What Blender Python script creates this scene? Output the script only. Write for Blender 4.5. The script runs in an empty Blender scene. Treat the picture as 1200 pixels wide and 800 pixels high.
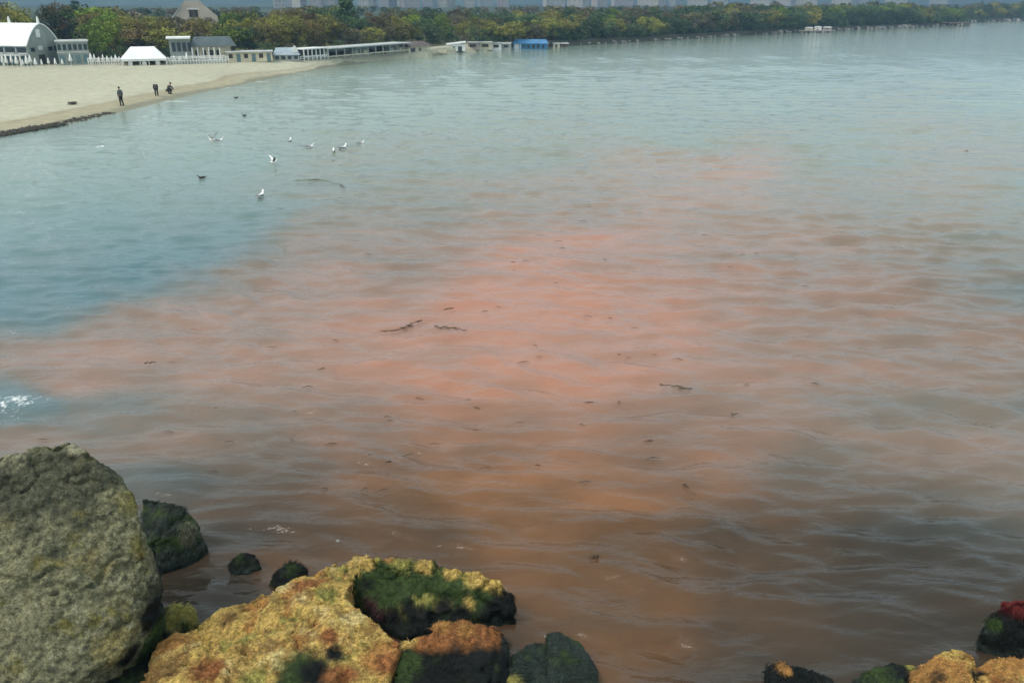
import bpy, bmesh, math, random
import numpy as np
from mathutils import Vector, Matrix
SC = bpy.context.scene
COL = SC.collection
rad = math.radians
rng = random.Random(7)
nr = np.random.RandomState(11)

# ------------------------------------------------------------------ camera, sky, sun, exposure
CAM_H = 9.0
PITCH = math.atan(0.4)
cam_d = bpy.data.cameras.new('camera')
cam_d.sensor_width = 36.0
cam_d.lens = 30.0
cam_d.clip_start = 0.1
cam_d.clip_end = 20000
cam = bpy.data.objects.new('camera', cam_d)
COL.objects.link(cam)
cam.location = (0, 0, CAM_H)
cam.rotation_euler = (math.pi/2 - PITCH, 0, 0)
cam_d.dof.use_dof = True
cam_d.dof.focus_distance = 5.5
cam_d.dof.aperture_fstop = 10.0
SC.camera = cam

SUN_EL, SUN_AZ = 55.0, -118.0          # azimuth from +Y, negative = to the left
W = bpy.data.worlds.new('World')
SC.world = W
W.use_nodes = True
wn, wl = W.node_tree.nodes, W.node_tree.links
sky = wn.new('ShaderNodeTexSky')
sky.sky_type = 'NISHITA'
sky.sun_disc = False
sky.sun_elevation = rad(SUN_EL)
sky.sun_rotation = rad(SUN_AZ)
sky.air_density = 1.0
sky.dust_density = 8.0
sky.ozone_density = 1.2
veil = wn.new('ShaderNodeMix'); veil.data_type = 'RGBA'       # thin high cloud over the clear sky
veil.inputs['Factor'].default_value = 0.6
veil.inputs['B'].default_value = (6.9, 7.8, 7.4, 1)
wl.new(sky.outputs[0], veil.inputs['A'])
wl.new(veil.outputs['Result'], wn['Background'].inputs[0])
wn['Background'].inputs[1].default_value = 0.13

sun_d = bpy.data.lights.new('sun', 'SUN')
sun_d.energy = 0.85
sun_d.angle = rad(18.0)
sun_d.color = (1.0, 0.95, 0.86)
sun = bpy.data.objects.new('sun', sun_d)
COL.objects.link(sun)
sdir = Vector((math.sin(rad(SUN_AZ))*math.cos(rad(SUN_EL)), math.cos(rad(SUN_AZ))*math.cos(rad(SUN_EL)), math.sin(rad(SUN_EL))))
sun.rotation_euler = sdir.to_track_quat('Z', 'Y').to_euler()
sun.location = (-60, 20, 120)
SC.view_settings.view_transform = 'Standard'
SC.view_settings.look = 'None'
SC.view_settings.exposure = 0.46
SC.view_settings.gamma = 1.0

# ------------------------------------------------------------------ measuring helpers
CP, SP = math.cos(PITCH), math.sin(PITCH)
def ray(px, py):
    u = (px - 600)/1000.0; v = (400 - py)/1000.0
    return np.array([u, CP + v*SP, -SP + v*CP])
def at(px, py, z=0.0):
    d = ray(px, py); t = (z - CAM_H)/d[2]
    return np.array([0, 0, CAM_H]) + d*t
def zat(px, py, r):
    """height of the sight line px,py at ground distance r"""
    d = ray(px, py); t = r/math.hypot(d[0], d[1])
    return CAM_H + d[2]*t
def theta_px(px, py=60):
    d = ray(px, py); return math.atan2(d[0], d[1])

def h3(ix, iy, iz, seed):
    n = (ix*374761393 + iy*668265263 + iz*2147483647 + seed*1274126177) & 0xFFFFFFFF
    n = ((n ^ (n >> 13))*1274126177) & 0xFFFFFFFF
    n = n ^ (n >> 16)
    return (n & 0xFFFFFF)/float(0xFFFFFF)
def vnoise(p, seed=0):
    p = np.asarray(p, float); i = np.floor(p).astype(np.int64); f = p - i
    f = f*f*f*(f*(f*6 - 15) + 10)
    out = 0
    for dx in (0, 1):
        wx = f[:, 0] if dx else 1 - f[:, 0]
        for dy in (0, 1):
            wy = f[:, 1] if dy else 1 - f[:, 1]
            for dz in (0, 1):
                wz = f[:, 2] if dz else 1 - f[:, 2]
                out = out + wx*wy*wz*h3(i[:, 0]+dx, i[:, 1]+dy, i[:, 2]+dz, seed)
    return out*2 - 1
def fbm(p, oct=4, seed=0, gain=0.5):
    a = 1.0; s = 0; t = 0; q = np.array(p, float)
    for k in range(oct):
        s = s + a*vnoise(q, seed + k*17); t += a; a *= gain; q = q*2.03 + 5.3
    return s/t
def sstep(a, b, x):
    t = np.clip((x - a)/(b - a), 0, 1); return t*t*(3 - 2*t)

# ------------------------------------------------------------------ object helpers
def tag(o, label=None, cat=None, group=None, kind=None):
    if label: o['label'] = label
    if cat: o['category'] = cat
    if group: o['group'] = group
    if kind: o['kind'] = kind
    return o
def empty(name, loc, rz=0.0):
    o = bpy.data.objects.new(name, None); COL.objects.link(o)
    o.location = loc; o.rotation_euler = (0, 0, rz); o.empty_display_size = 0.3
    return o
def link(name, me, parent=None, mats=()):
    o = bpy.data.objects.new(name, me); COL.objects.link(o)
    for m in mats: me.materials.append(m)
    if parent is not None: o.parent = parent
    return o
def np_mesh(name, verts, faces, smooth=True):
    """faces: int array (n,k)"""
    verts = np.asarray(verts, np.float32); faces = np.asarray(faces, np.int32)
    me = bpy.data.meshes.new(name)
    k = faces.shape[1]; n = len(faces)
    me.vertices.add(len(verts)); me.vertices.foreach_set('co', verts.ravel())
    me.loops.add(n*k); me.loops.foreach_set('vertex_index', faces.ravel())
    me.polygons.add(n); me.polygons.foreach_set('loop_start', np.arange(0, n*k, k, dtype=np.int32))
    me.polygons.foreach_set('loop_total', np.full(n, k, np.int32))
    me.polygons.foreach_set('use_smooth', np.full(n, smooth))
    me.update(calc_edges=True); me.validate()
    return me
def set_col(me, name, rgb):
    a = me.color_attributes.new(name, 'FLOAT_COLOR', 'POINT')
    c = np.ones((len(me.vertices), 4), np.float32); c[:, :3] = rgb
    a.data.foreach_set('color', c.ravel())

class MB:
    """collects boxes, prisms, lathes into one mesh"""
    def __init__(s): s.v = []; s.f = []
    def add(s, v, f):
        b = len(s.v); s.v += [tuple(map(float, q)) for q in v]; s.f += [tuple(b + i for i in g) for g in f]; return s
    def box(s, x0, x1, y0, y1, z0, z1):
        v = [(x0,y0,z0),(x1,y0,z0),(x1,y1,z0),(x0,y1,z0),(x0,y0,z1),(x1,y0,z1),(x1,y1,z1),(x0,y1,z1)]
        return s.add(v, [(0,3,2,1),(4,5,6,7),(0,1,5,4),(1,2,6,5),(2,3,7,6),(3,0,4,7)])
    def prism(s, prof, y0, y1, axis='y'):
        n = len(prof)
        if axis == 'y': v = [(a, y0, b) for a, b in prof] + [(a, y1, b) for a, b in prof]
        else: v = [(y0, a, b) for a, b in prof] + [(y1, a, b) for a, b in prof]
        return s.add(v, [tuple(range(n)), tuple(range(2*n-1, n-1, -1))] + [(i, n+i, n+(i+1) % n, (i+1) % n) for i in range(n)])
    def hip(s, x0, x1, y0, y1, z0, z1, ix, iy, ov=0.0):
        """hipped or tapered block: bottom rectangle, top rectangle inset by ix, iy"""
        v = [(x0,y0,z0),(x1,y0,z0),(x1,y1,z0),(x0,y1,z0),(x0+ix,y0+iy,z1),(x1-ix,y0+iy,z1),(x1-ix,y1-iy,z1),(x0+ix,y1-iy,z1)]
        return s.add(v, [(0,3,2,1),(4,5,6,7),(0,1,5,4),(1,2,6,5),(2,3,7,6),(3,0,4,7)])
    def tube(s, pts, rs, n=8):
        pts = [Vector(p) for p in pts]; rings = []
        for i, p in enumerate(pts):
            d = (pts[min(i+1, len(pts)-1)] - pts[max(i-1, 0)]).normalized()
            a = d.orthogonal().normalized() if abs(d.z) < 0.95 else Vector((1,0,0))
            a = (a - d*a.dot(d)).normalized(); b = d.cross(a)
            r = rs[i] if hasattr(rs, '__len__') else rs
            rings.append([p + (a*math.cos(2*math.pi*k/n) + b*math.sin(2*math.pi*k/n))*r for k in range(n)])
        v = [q for R in rings for q in R]
        f = [(i*n+k, i*n+(k+1) % n, (i+1)*n+(k+1) % n, (i+1)*n+k) for i in range(len(pts)-1) for k in range(n)]
        f += [tuple(range(n-1, -1, -1)), tuple((len(pts)-1)*n+k for k in range(n))]
        return s.add(v, f)
    def build(s, name, mat, parent=None, smooth=False, bevel=0.0):
        me = bpy.data.meshes.new(name); me.from_pydata(s.v, [], s.f)
        bm = bmesh.new(); bm.from_mesh(me); bmesh.ops.recalc_face_normals(bm, faces=bm.faces)
        if bevel: bmesh.ops.bevel(bm, geom=list(bm.edges), offset=bevel, segments=1, affect='EDGES')
        bm.to_mesh(me); bm.free()
        if smooth:
            for p in me.polygons: p.use_smooth = True
        return link(name, me, parent, [mat])
def copy_tree(o, parent=None):
    c = o.copy(); COL.objects.link(c); c.parent = parent
    for ch in list(o.children): copy_tree(ch, c)
    return c

# ------------------------------------------------------------------ materials
def newmat(name):
    m = bpy.data.materials.new(name); m.use_nodes = True
    return m, m.node_tree.nodes, m.node_tree.links, m.node_tree.nodes['Principled BSDF']
def plain(name, col, rough=0.7, var=0.18, scale=3.0, bump=0.02, metal=0.0):
    m, n, l, b = newmat(name)
    tc = n.new('ShaderNodeTexCoord'); nz = n.new('ShaderNodeTexNoise')
    nz.inputs['Scale'].default_value = scale; nz.inputs['Detail'].default_value = 5
    l.new(tc.outputs['Object'], nz.inputs['Vector'])
    cr = n.new('ShaderNodeValToRGB')
    cr.color_ramp.elements[0].position = 0.3; cr.color_ramp.elements[1].position = 0.72
    cr.color_ramp.elements[0].color = tuple(c*(1-var) for c in col) + (1,)
    cr.color_ramp.elements[1].color = tuple(min(1, c*(1+var*0.7)) for c in col) + (1,)
    l.new(nz.outputs['Fac'], cr.inputs['Fac']); l.new(cr.outputs['Color'], b.inputs['Base Color'])
    b.inputs['Roughness'].default_value = rough; b.inputs['Metallic'].default_value = metal
    bp = n.new('ShaderNodeBump'); bp.inputs['Strength'].default_value = 0.4; bp.inputs['Distance'].default_value = bump
    l.new(nz.outputs['Fac'], bp.inputs['Height']); l.new(bp.outputs['Normal'], b.inputs['Normal'])
    return m
def leafmat(name, col, alt):
    """leaf colour differs leaf by leaf (vertex value) and tree by tree (object random)"""
    m, n, l, b = newmat(name)
    at_ = n.new('ShaderNodeAttribute'); at_.attribute_name = 'leaf'
    oi = n.new('ShaderNodeObjectInfo')
    mx = n.new('ShaderNodeMix'); mx.data_type = 'RGBA'
    mx.inputs['A'].default_value = col + (1,); mx.inputs['B'].default_value = alt + (1,)
    l.new(at_.outputs['Fac'], mx.inputs['Factor'])
    hs = n.new('ShaderNodeHueSaturation')
    mr = n.new('ShaderNodeMapRange'); mr.inputs['To Min'].default_value = 0.65; mr.inputs['To Max'].default_value = 1.4
    l.new(oi.outputs['Random'], mr.inputs['Value']); l.new(mr.outputs[0], hs.inputs['Value'])
    mh = n.new('ShaderNodeMapRange'); mh.inputs['To Min'].default_value = 0.487; mh.inputs['To Max'].default_value = 0.515
    ml = n.new('ShaderNodeMath'); ml.operation = 'MULTIPLY'; ml.inputs[1].default_value = 7.31
    fr = n.new('ShaderNodeMath'); fr.operation = 'FRACT'
    l.new(oi.outputs['Random'], ml.inputs[0]); l.new(ml.outputs[0], fr.inputs[0]); l.new(fr.outputs[0], mh.inputs['Value'])
    l.new(mh.outputs[0], hs.inputs['Hue'])
    l.new(mx.outputs['Result'], hs.inputs['Color']); l.new(hs.outputs['Color'], b.inputs['Base Color'])
    b.inputs['Roughness'].default_value = 0.75; b.inputs['Specular IOR Level'].default_value = 0.2
    return m

M = {}
M['white_roof'] = plain('white_sheet_roof', (0.78, 0.82, 0.83), 0.5, 0.08, 0.6)
M['white'] = plain('white_paint', (0.74, 0.76, 0.75), 0.6, 0.12, 1.2)
M['cream'] = plain('cream_plaster', (0.60, 0.56, 0.42), 0.8, 0.2, 0.8)
M['grey_wall'] = plain('grey_green_plaster', (0.27, 0.31, 0.29), 0.85, 0.2, 0.7)
M['pale_grey'] = plain('pale_grey_plaster', (0.42, 0.45, 0.44), 0.85, 0.2, 0.7)
M['blue_grey'] = plain('blue_grey_boards', (0.12, 0.20, 0.22), 0.7, 0.25, 1.0)
M['dark_glass'] = plain('dark_window_glass', (0.03, 0.045, 0.055), 0.15, 0.2, 1.0)
M['dark_open'] = plain('dark_wood', (0.05, 0.045, 0.04), 0.8, 0.3, 1.0)
M['brown_roof'] = plain('brown_felt_roof', (0.13, 0.10, 0.09), 0.85, 0.3, 1.0)
M['blue_roof'] = plain('blue_sheet_roof', (0.05, 0.20, 0.42), 0.5, 0.25, 0.8)
M['blue_wall'] = plain('blue_painted_wall', (0.06, 0.24, 0.45), 0.6, 0.25, 0.8)
M['slate'] = plain('slate_blue_roof', (0.30, 0.37, 0.43), 0.6, 0.2, 1.0)
M['teal_roof'] = plain('dark_teal_roof', (0.07, 0.10, 0.11), 0.7, 0.25, 1.0)
M['wood'] = plain('weathered_wood', (0.20, 0.15, 0.11), 0.85, 0.3, 2.0)
M['bark'] = plain('bark', (0.10, 0.085, 0.07), 0.9, 0.3, 5.0)
M['far_glass'] = plain('curtained_window', (0.27, 0.27, 0.27), 0.4, 0.3, 0.3)
M['city_a'] = plain('beige_render', (0.36, 0.34, 0.30), 0.85, 0.15, 0.2)
M['city_b'] = plain('grey_render', (0.26, 0.27, 0.28), 0.85, 0.15, 0.2)
M['city_c'] = plain('pinkish_render', (0.33, 0.29, 0.27), 0.85, 0.15, 0.2)
M['gull_white'] = plain('white_feathers', (0.82, 0.82, 0.80), 0.7, 0.05, 8.0, 0.002)
M['gull_grey'] = plain('grey_feathers', (0.22, 0.24, 0.26), 0.7, 0.15, 8.0, 0.002)
M['beak'] = plain('yellow_horn', (0.6, 0.35, 0.05), 0.4, 0.1, 8.0, 0.001)
M['duck'] = plain('dark_brown_feathers', (0.05, 0.045, 0.04), 0.7, 0.3, 8.0, 0.002)
M['skin'] = plain('skin', (0.42, 0.25, 0.18), 0.6, 0.08, 10.0, 0.001)
M['black_cloth'] = plain('black_cloth', (0.022, 0.023, 0.027), 0.9, 0.2, 8.0, 0.004)
M['grey_cloth'] = plain('grey_cloth', (0.10, 0.11, 0.12), 0.9, 0.2, 8.0, 0.004)
M['hair'] = plain('dark_hair', (0.02, 0.015, 0.012), 0.7, 0.2, 20.0, 0.002)
M['afloat'] = plain('brown_floating_weed', (0.10, 0.06, 0.03), 0.5, 0.4, 6.0, 0.01)
M['weed'] = plain('dark_seaweed', (0.035, 0.03, 0.018), 0.5, 0.4, 6.0, 0.01)
M['shore_rock'] = plain('pale_shore_rock', (0.34, 0.31, 0.28), 0.9, 0.4, 1.3, 0.1)
M['russet'] = leafmat('russet_twigs', (0.10, 0.078, 0.03), (0.22, 0.17, 0.06))
M['brown'] = leafmat('brown_grey_twigs', (0.085, 0.078, 0.04), (0.18, 0.16, 0.08))
M['olive'] = leafmat('olive_leaves', (0.12, 0.12, 0.025), (0.30, 0.29, 0.06))
M['fresh'] = leafmat('fresh_green_leaves', (0.075, 0.125, 0.016), (0.22, 0.30, 0.045))
M['dark'] = leafmat('dark_green_leaves', (0.04, 0.07, 0.032), (0.12, 0.18, 0.07))

# ------------------------------------------------------------------ coast line and terrain (polar about the view point)
shore_px = [(-260,205),(-120,180),(0,160),(65,149),(100,141),(150,130),(205,116),(250,106),(300,96),(350,86),(400,77),(450,71),(500,67),
            (545,61),(600,58),(650,55),(700,52),(760,48.5),(830,44.5),(880,41.5),(930,38.5),(980,36),(1050,33),(1130,30),(1138,26.5),(1200,24)]
th_s, r_s = [], []
for px, py in shore_px:
    p = at(px, py); th_s.append(math.atan2(p[0], p[1])); r_s.append(math.hypot(p[0], p[1]))
th_s = [rad(-110), rad(-85), rad(-65)] + th_s + [rad(36), rad(40), rad(44), rad(70)]
r_s = [22, 30, 40] + r_s + [560, 800, 1500, 4200]
def rc(th): return np.interp(th, th_s, r_s)
back_px = [(-260,80),(0,78),(100,77),(200,75),(300,73),(400,69),(480,65.5),(545,60),(600,57.2),(700,51.3),(830,43.8),(930,38),(1050,32.4),(1130,29.5),(1138,26),(1200,23.6)]
tb, wb_ = [], []
for px, py in back_px:
    p = at(px, py, 1.2 if px < 560 else 0.9); t = math.atan2(p[0], p[1]); tb.append(t); wb_.append(max(2.0, math.hypot(p[0], p[1]) - rc(t)))
def wb(th): return np.interp(th, [rad(-110)] + tb + [rad(40)], [60] + wb_ + [6])
def height(th, r):
    th = np.asarray(th, float); r = np.asarray(r, float)
    d = r - rc(th); w = wb(th)
    z = np.where(d < 0, np.maximum(-3.0, d*0.09), 1.2*np.clip(d/w, 0, 1)**0.75)
    z = z + np.where(d > w, np.minimum(2.5, (d - w)*0.02), 0)
    x = r*np.sin(th); y = r*np.cos(th)
    q = np.stack([np.ravel(x)/420, np.ravel(y)/420, np.zeros(x.size)], 1)
    hill = (75 + 38*fbm(q, 4, 5)).reshape(x.shape)
    z = z + sstep(1100, 2900, r)*np.where(d > w, hill, 0)
    return z
def ground_hit(px, py):
    d = ray(px, py); th = math.atan2(d[0], d[1]); hh = math.hypot(d[0], d[1])
    r = float(rc(th))
    r0 = r*0.6
    for k in range(4000):
        rr = r0 + k*0.25
        if CAM_H + d[2]*rr/hh <= max(0, float(height(th, rr))): break
    return np.array([rr*math.sin(th), rr*math.cos(th), max(0.0, float(height(th, rr)))]), th, rr

def build_terrain():
    ths = np.concatenate([np.linspace(rad(-110), rad(-42), 60), np.linspace(rad(-41.8), rad(40), 900), np.linspace(rad(40.5), rad(70), 40)])
    ds = np.concatenate([[-60,-40,-25,-15,-9,-6,-4,-3,-2.2,-1.6,-1.1,-.7,-.35], np.arange(0, 6, .3), np.arange(6, 20, .7), np.arange(20, 70, 2.0), np.geomspace(72, 5200, 60)])
    T, D = np.meshgrid(ths, ds, indexing='ij')
    R = np.maximum(rc(T) + D, 6.0)
    Z = height(T, R)
    X, Y = R*np.sin(T), R*np.cos(T)
    beach = (D > -2) & (D < wb(T) + 4)
    q = np.stack([X.ravel(), Y.ravel(), np.zeros(X.size)], 1)
    Z = Z + np.where(beach & (D > 1.0), 0.035*fbm(q*0.9, 3, 3).reshape(X.shape)*sstep(1, 4, D), 0)
    # colours: wet sand, dry sand, park ground, wooded hill
    f = fbm(q*np.array([0.12, 0.12, 1]), 4, 21).reshape(X.shape)
    n, m = X.shape
    C = np.zeros((n, m, 3))
    dry = np.array([0.41, 0.405, 0.31]); berm = np.array([0.32, 0.29, 0.195]); wet = np.array([0.23, 0.225, 0.165])
    park = np.array([0.10, 0.10, 0.05]); wood = np.array([0.05, 0.065, 0.04]); bed = np.array([0.12, 0.11, 0.08])
    Dn = D + f*2.2
    Dn = Dn/np.clip(wb(T)/22, .12, 1)
    wS = sstep(2.6, 0.8, Dn)[..., None]; bS = (sstep(8.5, 5.5, Dn)*0.8*np.clip(wb(T)/22, .1, 1))[..., None]
    C[:] = dry*(1 + 0.10*f[..., None])
    C = C*(1-bS) + berm*bS
    line = np.exp(-((Dn - 6.8)/0.7)**2)[..., None]*0.55
    C = C*(1-line) + np.array([0.26, 0.215, 0.13])*line
    C = C*(1-wS) + wet*wS
    pk = sstep(wb(T)+1.0, wb(T)+4, D + f)[..., None]; C = C*(1-pk) + park*(1+0.4*f[..., None])*pk
    wd = sstep(30, 60, D - wb(T))[..., None]
    f2 = fbm(q*np.array([0.02, 0.02, 1]), 4, 31).reshape(X.shape)
    C = C*(1-wd) + wood*(1+0.8*f2[..., None])*wd
    rk = sstep(theta_px(585), theta_px(660), T)[..., None]; C = C*(1-rk*.85) + np.array([.035, .04, .028])*rk*.85
    C = np.where((D < -0.2)[..., None], bed, C)
    V = np.stack([X, Y, Z], -1).reshape(-1, 3)
    idx = np.arange(n*m).reshape(n, m)
    F = np.stack([idx[:-1, :-1], idx[:-1, 1:], idx[1:, 1:], idx[1:, :-1]], -1).reshape(-1, 4)
    me = np_mesh('ground', V, F)
    set_col(me, 'Col', np.clip(C.reshape(-1, 3), 0.01, 1))
    mt, nn, l, b = newmat('sand_and_ground')
    a = nn.new('ShaderNodeAttribute'); a.attribute_name = 'Col'
    tc = nn.new('ShaderNodeTexCoord'); nz = nn.new('ShaderNodeTexNoise'); nz.inputs['Scale'].default_value = 1.3; nz.inputs['Detail'].default_value = 8
    l.new(tc.outputs['Object'], nz.inputs['Vector'])
    mr = nn.new('ShaderNodeMapRange'); mr.inputs['From Min'].default_value = .3; mr.inputs['From Max'].default_value = .7
    mr.inputs['To Min'].default_value = .86; mr.inputs['To Max'].default_value = 1.1
    l.new(nz.outputs['Fac'], mr.inputs['Value'])
    mx = nn.new('ShaderNodeMix'); mx.data_type = 'RGBA'; mx.blend_type = 'MULTIPLY'; mx.inputs['Factor'].default_value = 1
    l.new(a.outputs['Color'], mx.inputs['A']); l.new(mr.outputs[0], mx.inputs['B'])
    l.new(mx.outputs['Result'], b.inputs['Base Color']); b.inputs['Roughness'].default_value = .95
    b.inputs['Specular IOR Level'].default_value = 0.1
    bp = nn.new('ShaderNodeBump'); bp.inputs['Strength'].default_value = .5; bp.inputs['Distance'].default_value = .055
    l.new(nz.outputs['Fac'], bp.inputs['Height']); l.new(bp.outputs['Normal'], b.inputs['Normal'])
    o = link('beach_and_ground', me, None, [mt])
    tag(o, 'pale sand beach curving round the bay with park and hills behind', None, None, 'structure')
build_terrain()

# ------------------------------------------------------------------ water
# (px, py, concentration of the red plankton)
CONC = [(330,240,.05),(300,270,.0),(250,300,0),(180,325,0),(100,350,0),(40,375,0),(385,250,.42),(380,290,.5),(300,335,.5),(200,365,.5),(120,388,.5),(40,405,.5),(400,212,.3),(450,250,.42),(420,330,.65),(860,330,.6),(820,260,.55),(950,340,.45),(780,330,.8),(1000,420,.4),
 (650,330,1),(560,400,.98),(700,290,.85),(480,420,.85),(760,390,.9),(540,470,.9),(650,520,.85),(620,600,.75),(700,450,.95),(610,360,1),
 (250,370,.6),(150,400,.6),(60,408,.5),(100,430,.55),(350,345,.6),(450,300,.45),(860,208,.85),(760,215,.7),(1000,205,.42),(800,245,.8),(930,240,.55),(940,290,.58),(900,400,.5),(800,500,.7),(760,490,.75),(850,450,.55),
 (1080,183,.5),(1130,183,.5),(0,400,.35),(0,360,0),(60,370,.05),(20,470,.15),(250,470,.5),(200,560,.28),(120,500,.25),(300,620,.3),(150,470,.35),(20,450,.0),(40,500,.35),(0,500,.35),
 (100,250,0),(0,300,0),(200,300,0),(300,250,.05),(250,180,0),(400,100,0),(600,80,0),(900,80,0),(1200,80,0),(200,120,0),(1200,300,.25),(1100,400,.38),(1150,500,.36),
 (1000,560,.3),(900,640,.38),(1100,650,.22),(750,680,.55),(450,560,.6),(400,500,.6),(350,220,.2),(330,290,.25),(450,200,.28),(600,180,.3),(700,240,.55),(600,255,.5),(1000,250,.38),
 (1000,180,.22),(800,150,.2),(500,640,.5),(1200,700,.25),(900,760,.28),(700,760,.5),(260,690,.15),(350,640,.45),(1050,740,.22),(250,330,.3),(520,250,.35),(100,200,0),
 (0,200,0),(0,620,.2),(0,800,.1),(600,800,.25),(1200,800,.3),(300,440,.55),(400,400,.75),(350,540,.35),(280,520,.35),(560,560,.75),(0,120,0),(1300,500,.25),(-100,400,.2),(-100,250,0),(1300,200,.15)]
def build_water():
    ths = np.concatenate([np.linspace(rad(-180), rad(-45), 50)[:-1], np.linspace(rad(-45), rad(45), 820), np.linspace(rad(45), rad(180), 50)[1:]])
    r = [3.0]
    while r[-1] < 9000: r.append(r[-1] + max(0.05 if r[-1] > 7 else 0.4, 0.0052*r[-1] if r[-1] < 500 else 0.03*r[-1]))
    r = np.array(r)
    T, R = np.meshgrid(ths, r, indexing='ij')
    X = R*np.sin(T); Y = R*np.cos(T); x = X.ravel(); y = Y.ravel(); rr = R.ravel()
    q = np.stack([x, y, np.zeros(x.size)], 1)
    wx = x + 0.9*fbm(q*0.17, 2, 41); wy = y + 0.9*fbm(q*0.17, 2, 43)
    gust = 0.75 + 0.45*fbm(q*np.array([.06, .09, 1]), 3, 77)
    z = np.zeros(x.size); w = np.random.RandomState(5); near_shore = sstep(0.5, 14, rc(T.ravel()) - rr)
    step = np.maximum(0.05, 0.0052*rr)
    for k in range(72):
        lam = 0.26*(3.6/0.26)**w.rand()
        ang = rad(-90 + w.normal(-8, 17 if lam < 1.3 else 27))
        kx, ky = math.cos(ang)*2*math.pi/lam, math.sin(ang)*2*math.pi/lam
        amp = 0.0070*lam**0.8*(1.35 if .45 < lam < 2.0 else .7)
        ph = kx*wx + ky*wy + w.rand()*6.28
        s = np.sin(ph) - 0.30*np.sin(2*ph) + 0.06*np.sin(3*ph)
        z += amp*s*sstep(2.5, 5.0, lam/step)
    z *= gust*np.where(T.ravel() < rad(3), near_shore, 1)
    # concentration field, interpolated in bearing / dip angle about the pier
    c = np.zeros(x.size); cw = np.zeros(x.size)
    dip = np.arctan2(CAM_H, rr); th = T.ravel()
    wn1 = fbm(q*np.array([.10, .13, 1]) + 9, 4, 51)*0.042; wn2 = fbm(q*np.array([.10, .13, 1]) + 31, 4, 53)*0.02
    for px, py, v in CONC:
        d = ray(px, py); tt = math.atan2(d[0], d[1]); dd = math.atan2(-d[2], math.hypot(d[0], d[1]))
        g = 1/(0.45 + ((th + wn1 - tt)/0.050)**2 + ((dip + wn2 - dd)/0.028)**2)**2.2
        c += g*v; cw += g
    c = c/cw
    streak = fbm(q*np.array([.10, .55, 1]), 5, 61)
    c = np.clip(c + 0.2*streak*sstep(0.02, 0.3, c), 0, 1)
    # foam
    foam = np.zeros(x.size)
    def spot(px, py, ax, ay, s):
        p = at(px, py); d1 = x - p[0]; d2 = y - p[1]
        return s*np.exp(-((d1/ax)**2 + (d2/ay)**2))
    for a in [(8,474,.9,.7,.46),(36,468,.7,.3,.45),(2,390,.8,.35,.7),(-20,482,1.4,.9,.5),(208,119,1.6,.6,1.5),(186,131,1.3,.4,.8),(285,103,2.6,.6,1.1),(270,107,2,.5,1.0),(305,96,2.0,.6,1.2),(358,86,2.0,.7,1.0),
              (118,172,.45,.5,1.4),(120,166,.3,.5,1),(325,662,.16,.08,.8),(395,634,.07,.10,1.2),(380,640,.12,.04,.8),(292,668,.08,.08,.8),(636,742,.2,.12,.75),(1085,655,.22,.1,.35),(262,312,.3,.12,.6)]:
        foam += spot(*a)
    dcoast = rr - rc(th)
    foam *= .8
    foam += 0.45*np.exp(-((dcoast + 0.5)/0.5)**2)*(0.6 + 0.8*vnoise(q*0.25, 91))*(th < rad(-3))
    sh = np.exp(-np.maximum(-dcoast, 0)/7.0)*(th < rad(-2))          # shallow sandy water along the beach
    sh = np.maximum(sh, .92*sstep(rad(17), rad(5), dip)*(1 - .75*c))     # sky reflection on far water painted in as a paler body colour
    V = np.stack([x, y, z], 1)
    n, m = T.shape; idx = np.arange(n*m).reshape(n, m)
    F = np.stack([idx[:-1, :-1], idx[:-1, 1:], idx[1:, 1:], idx[1:, :-1]], -1).reshape(-1, 4)
    me = np_mesh('sea', V, F)
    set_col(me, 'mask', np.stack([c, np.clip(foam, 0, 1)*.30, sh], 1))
    falloff = sstep(rad(32.5), rad(22.5), dip + wn2*2.5)          # painted falloff: sea colour darkened toward the viewer for vignette and weaker reflection
    am = me.attributes.new('painted_falloff', 'FLOAT', 'POINT'); am.data.foreach_set('value', falloff.astype(np.float32))
    mt, nn, l, b = newmat('sea_water')
    a = nn.new('ShaderNodeAttribute'); a.attribute_name = 'mask'
    sp = nn.new('ShaderNodeSeparateColor'); l.new(a.outputs['Color'], sp.inputs[0])
    tc = nn.new('ShaderNodeTexCoord')
    mp = nn.new('ShaderNodeMapping'); mp.inputs['Scale'].default_value = (0.7, 1.5, 1); l.new(tc.outputs['Object'], mp.inputs['Vector'])
    n1 = nn.new('ShaderNodeTexNoise'); n1.inputs['Scale'].default_value = 2.1; n1.inputs['Detail'].default_value = 4; n1.inputs['Roughness'].default_value = .55; n1.inputs['Distortion'].default_value = .15
    l.new(mp.outputs[0], n1.inputs['Vector'])
    # concentration modulated by turbid clouds
    mr = nn.new('ShaderNodeMapRange'); mr.inputs['From Min'].default_value = .32; mr.inputs['From Max'].default_value = .68; mr.inputs['To Min'].default_value = .85; mr.inputs['To Max'].default_value = 1.15
    n0 = nn.new('ShaderNodeTexNoise'); n0.inputs['Scale'].default_value = .55; n0.inputs['Detail'].default_value = 6; n0.inputs['Distortion'].default_value = .4
    l.new(mp.outputs[0], n0.inputs['Vector']); l.new(n0.outputs['Fac'], mr.inputs['Value'])
    mu = nn.new('ShaderNodeMath'); mu.operation = 'MULTIPLY'; l.new(sp.outputs[0], mu.inputs[0]); l.new(mr.outputs[0], mu.inputs[1])
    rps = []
    for WC in (NEAR_DIM, FAR_BRIGHT):
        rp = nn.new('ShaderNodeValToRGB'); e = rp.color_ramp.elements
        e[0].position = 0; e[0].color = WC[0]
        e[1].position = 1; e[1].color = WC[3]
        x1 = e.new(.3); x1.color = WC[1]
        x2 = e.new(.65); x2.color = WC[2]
        l.new(mu.outputs[0], rp.inputs['Fac']); rps.append(rp)
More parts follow.
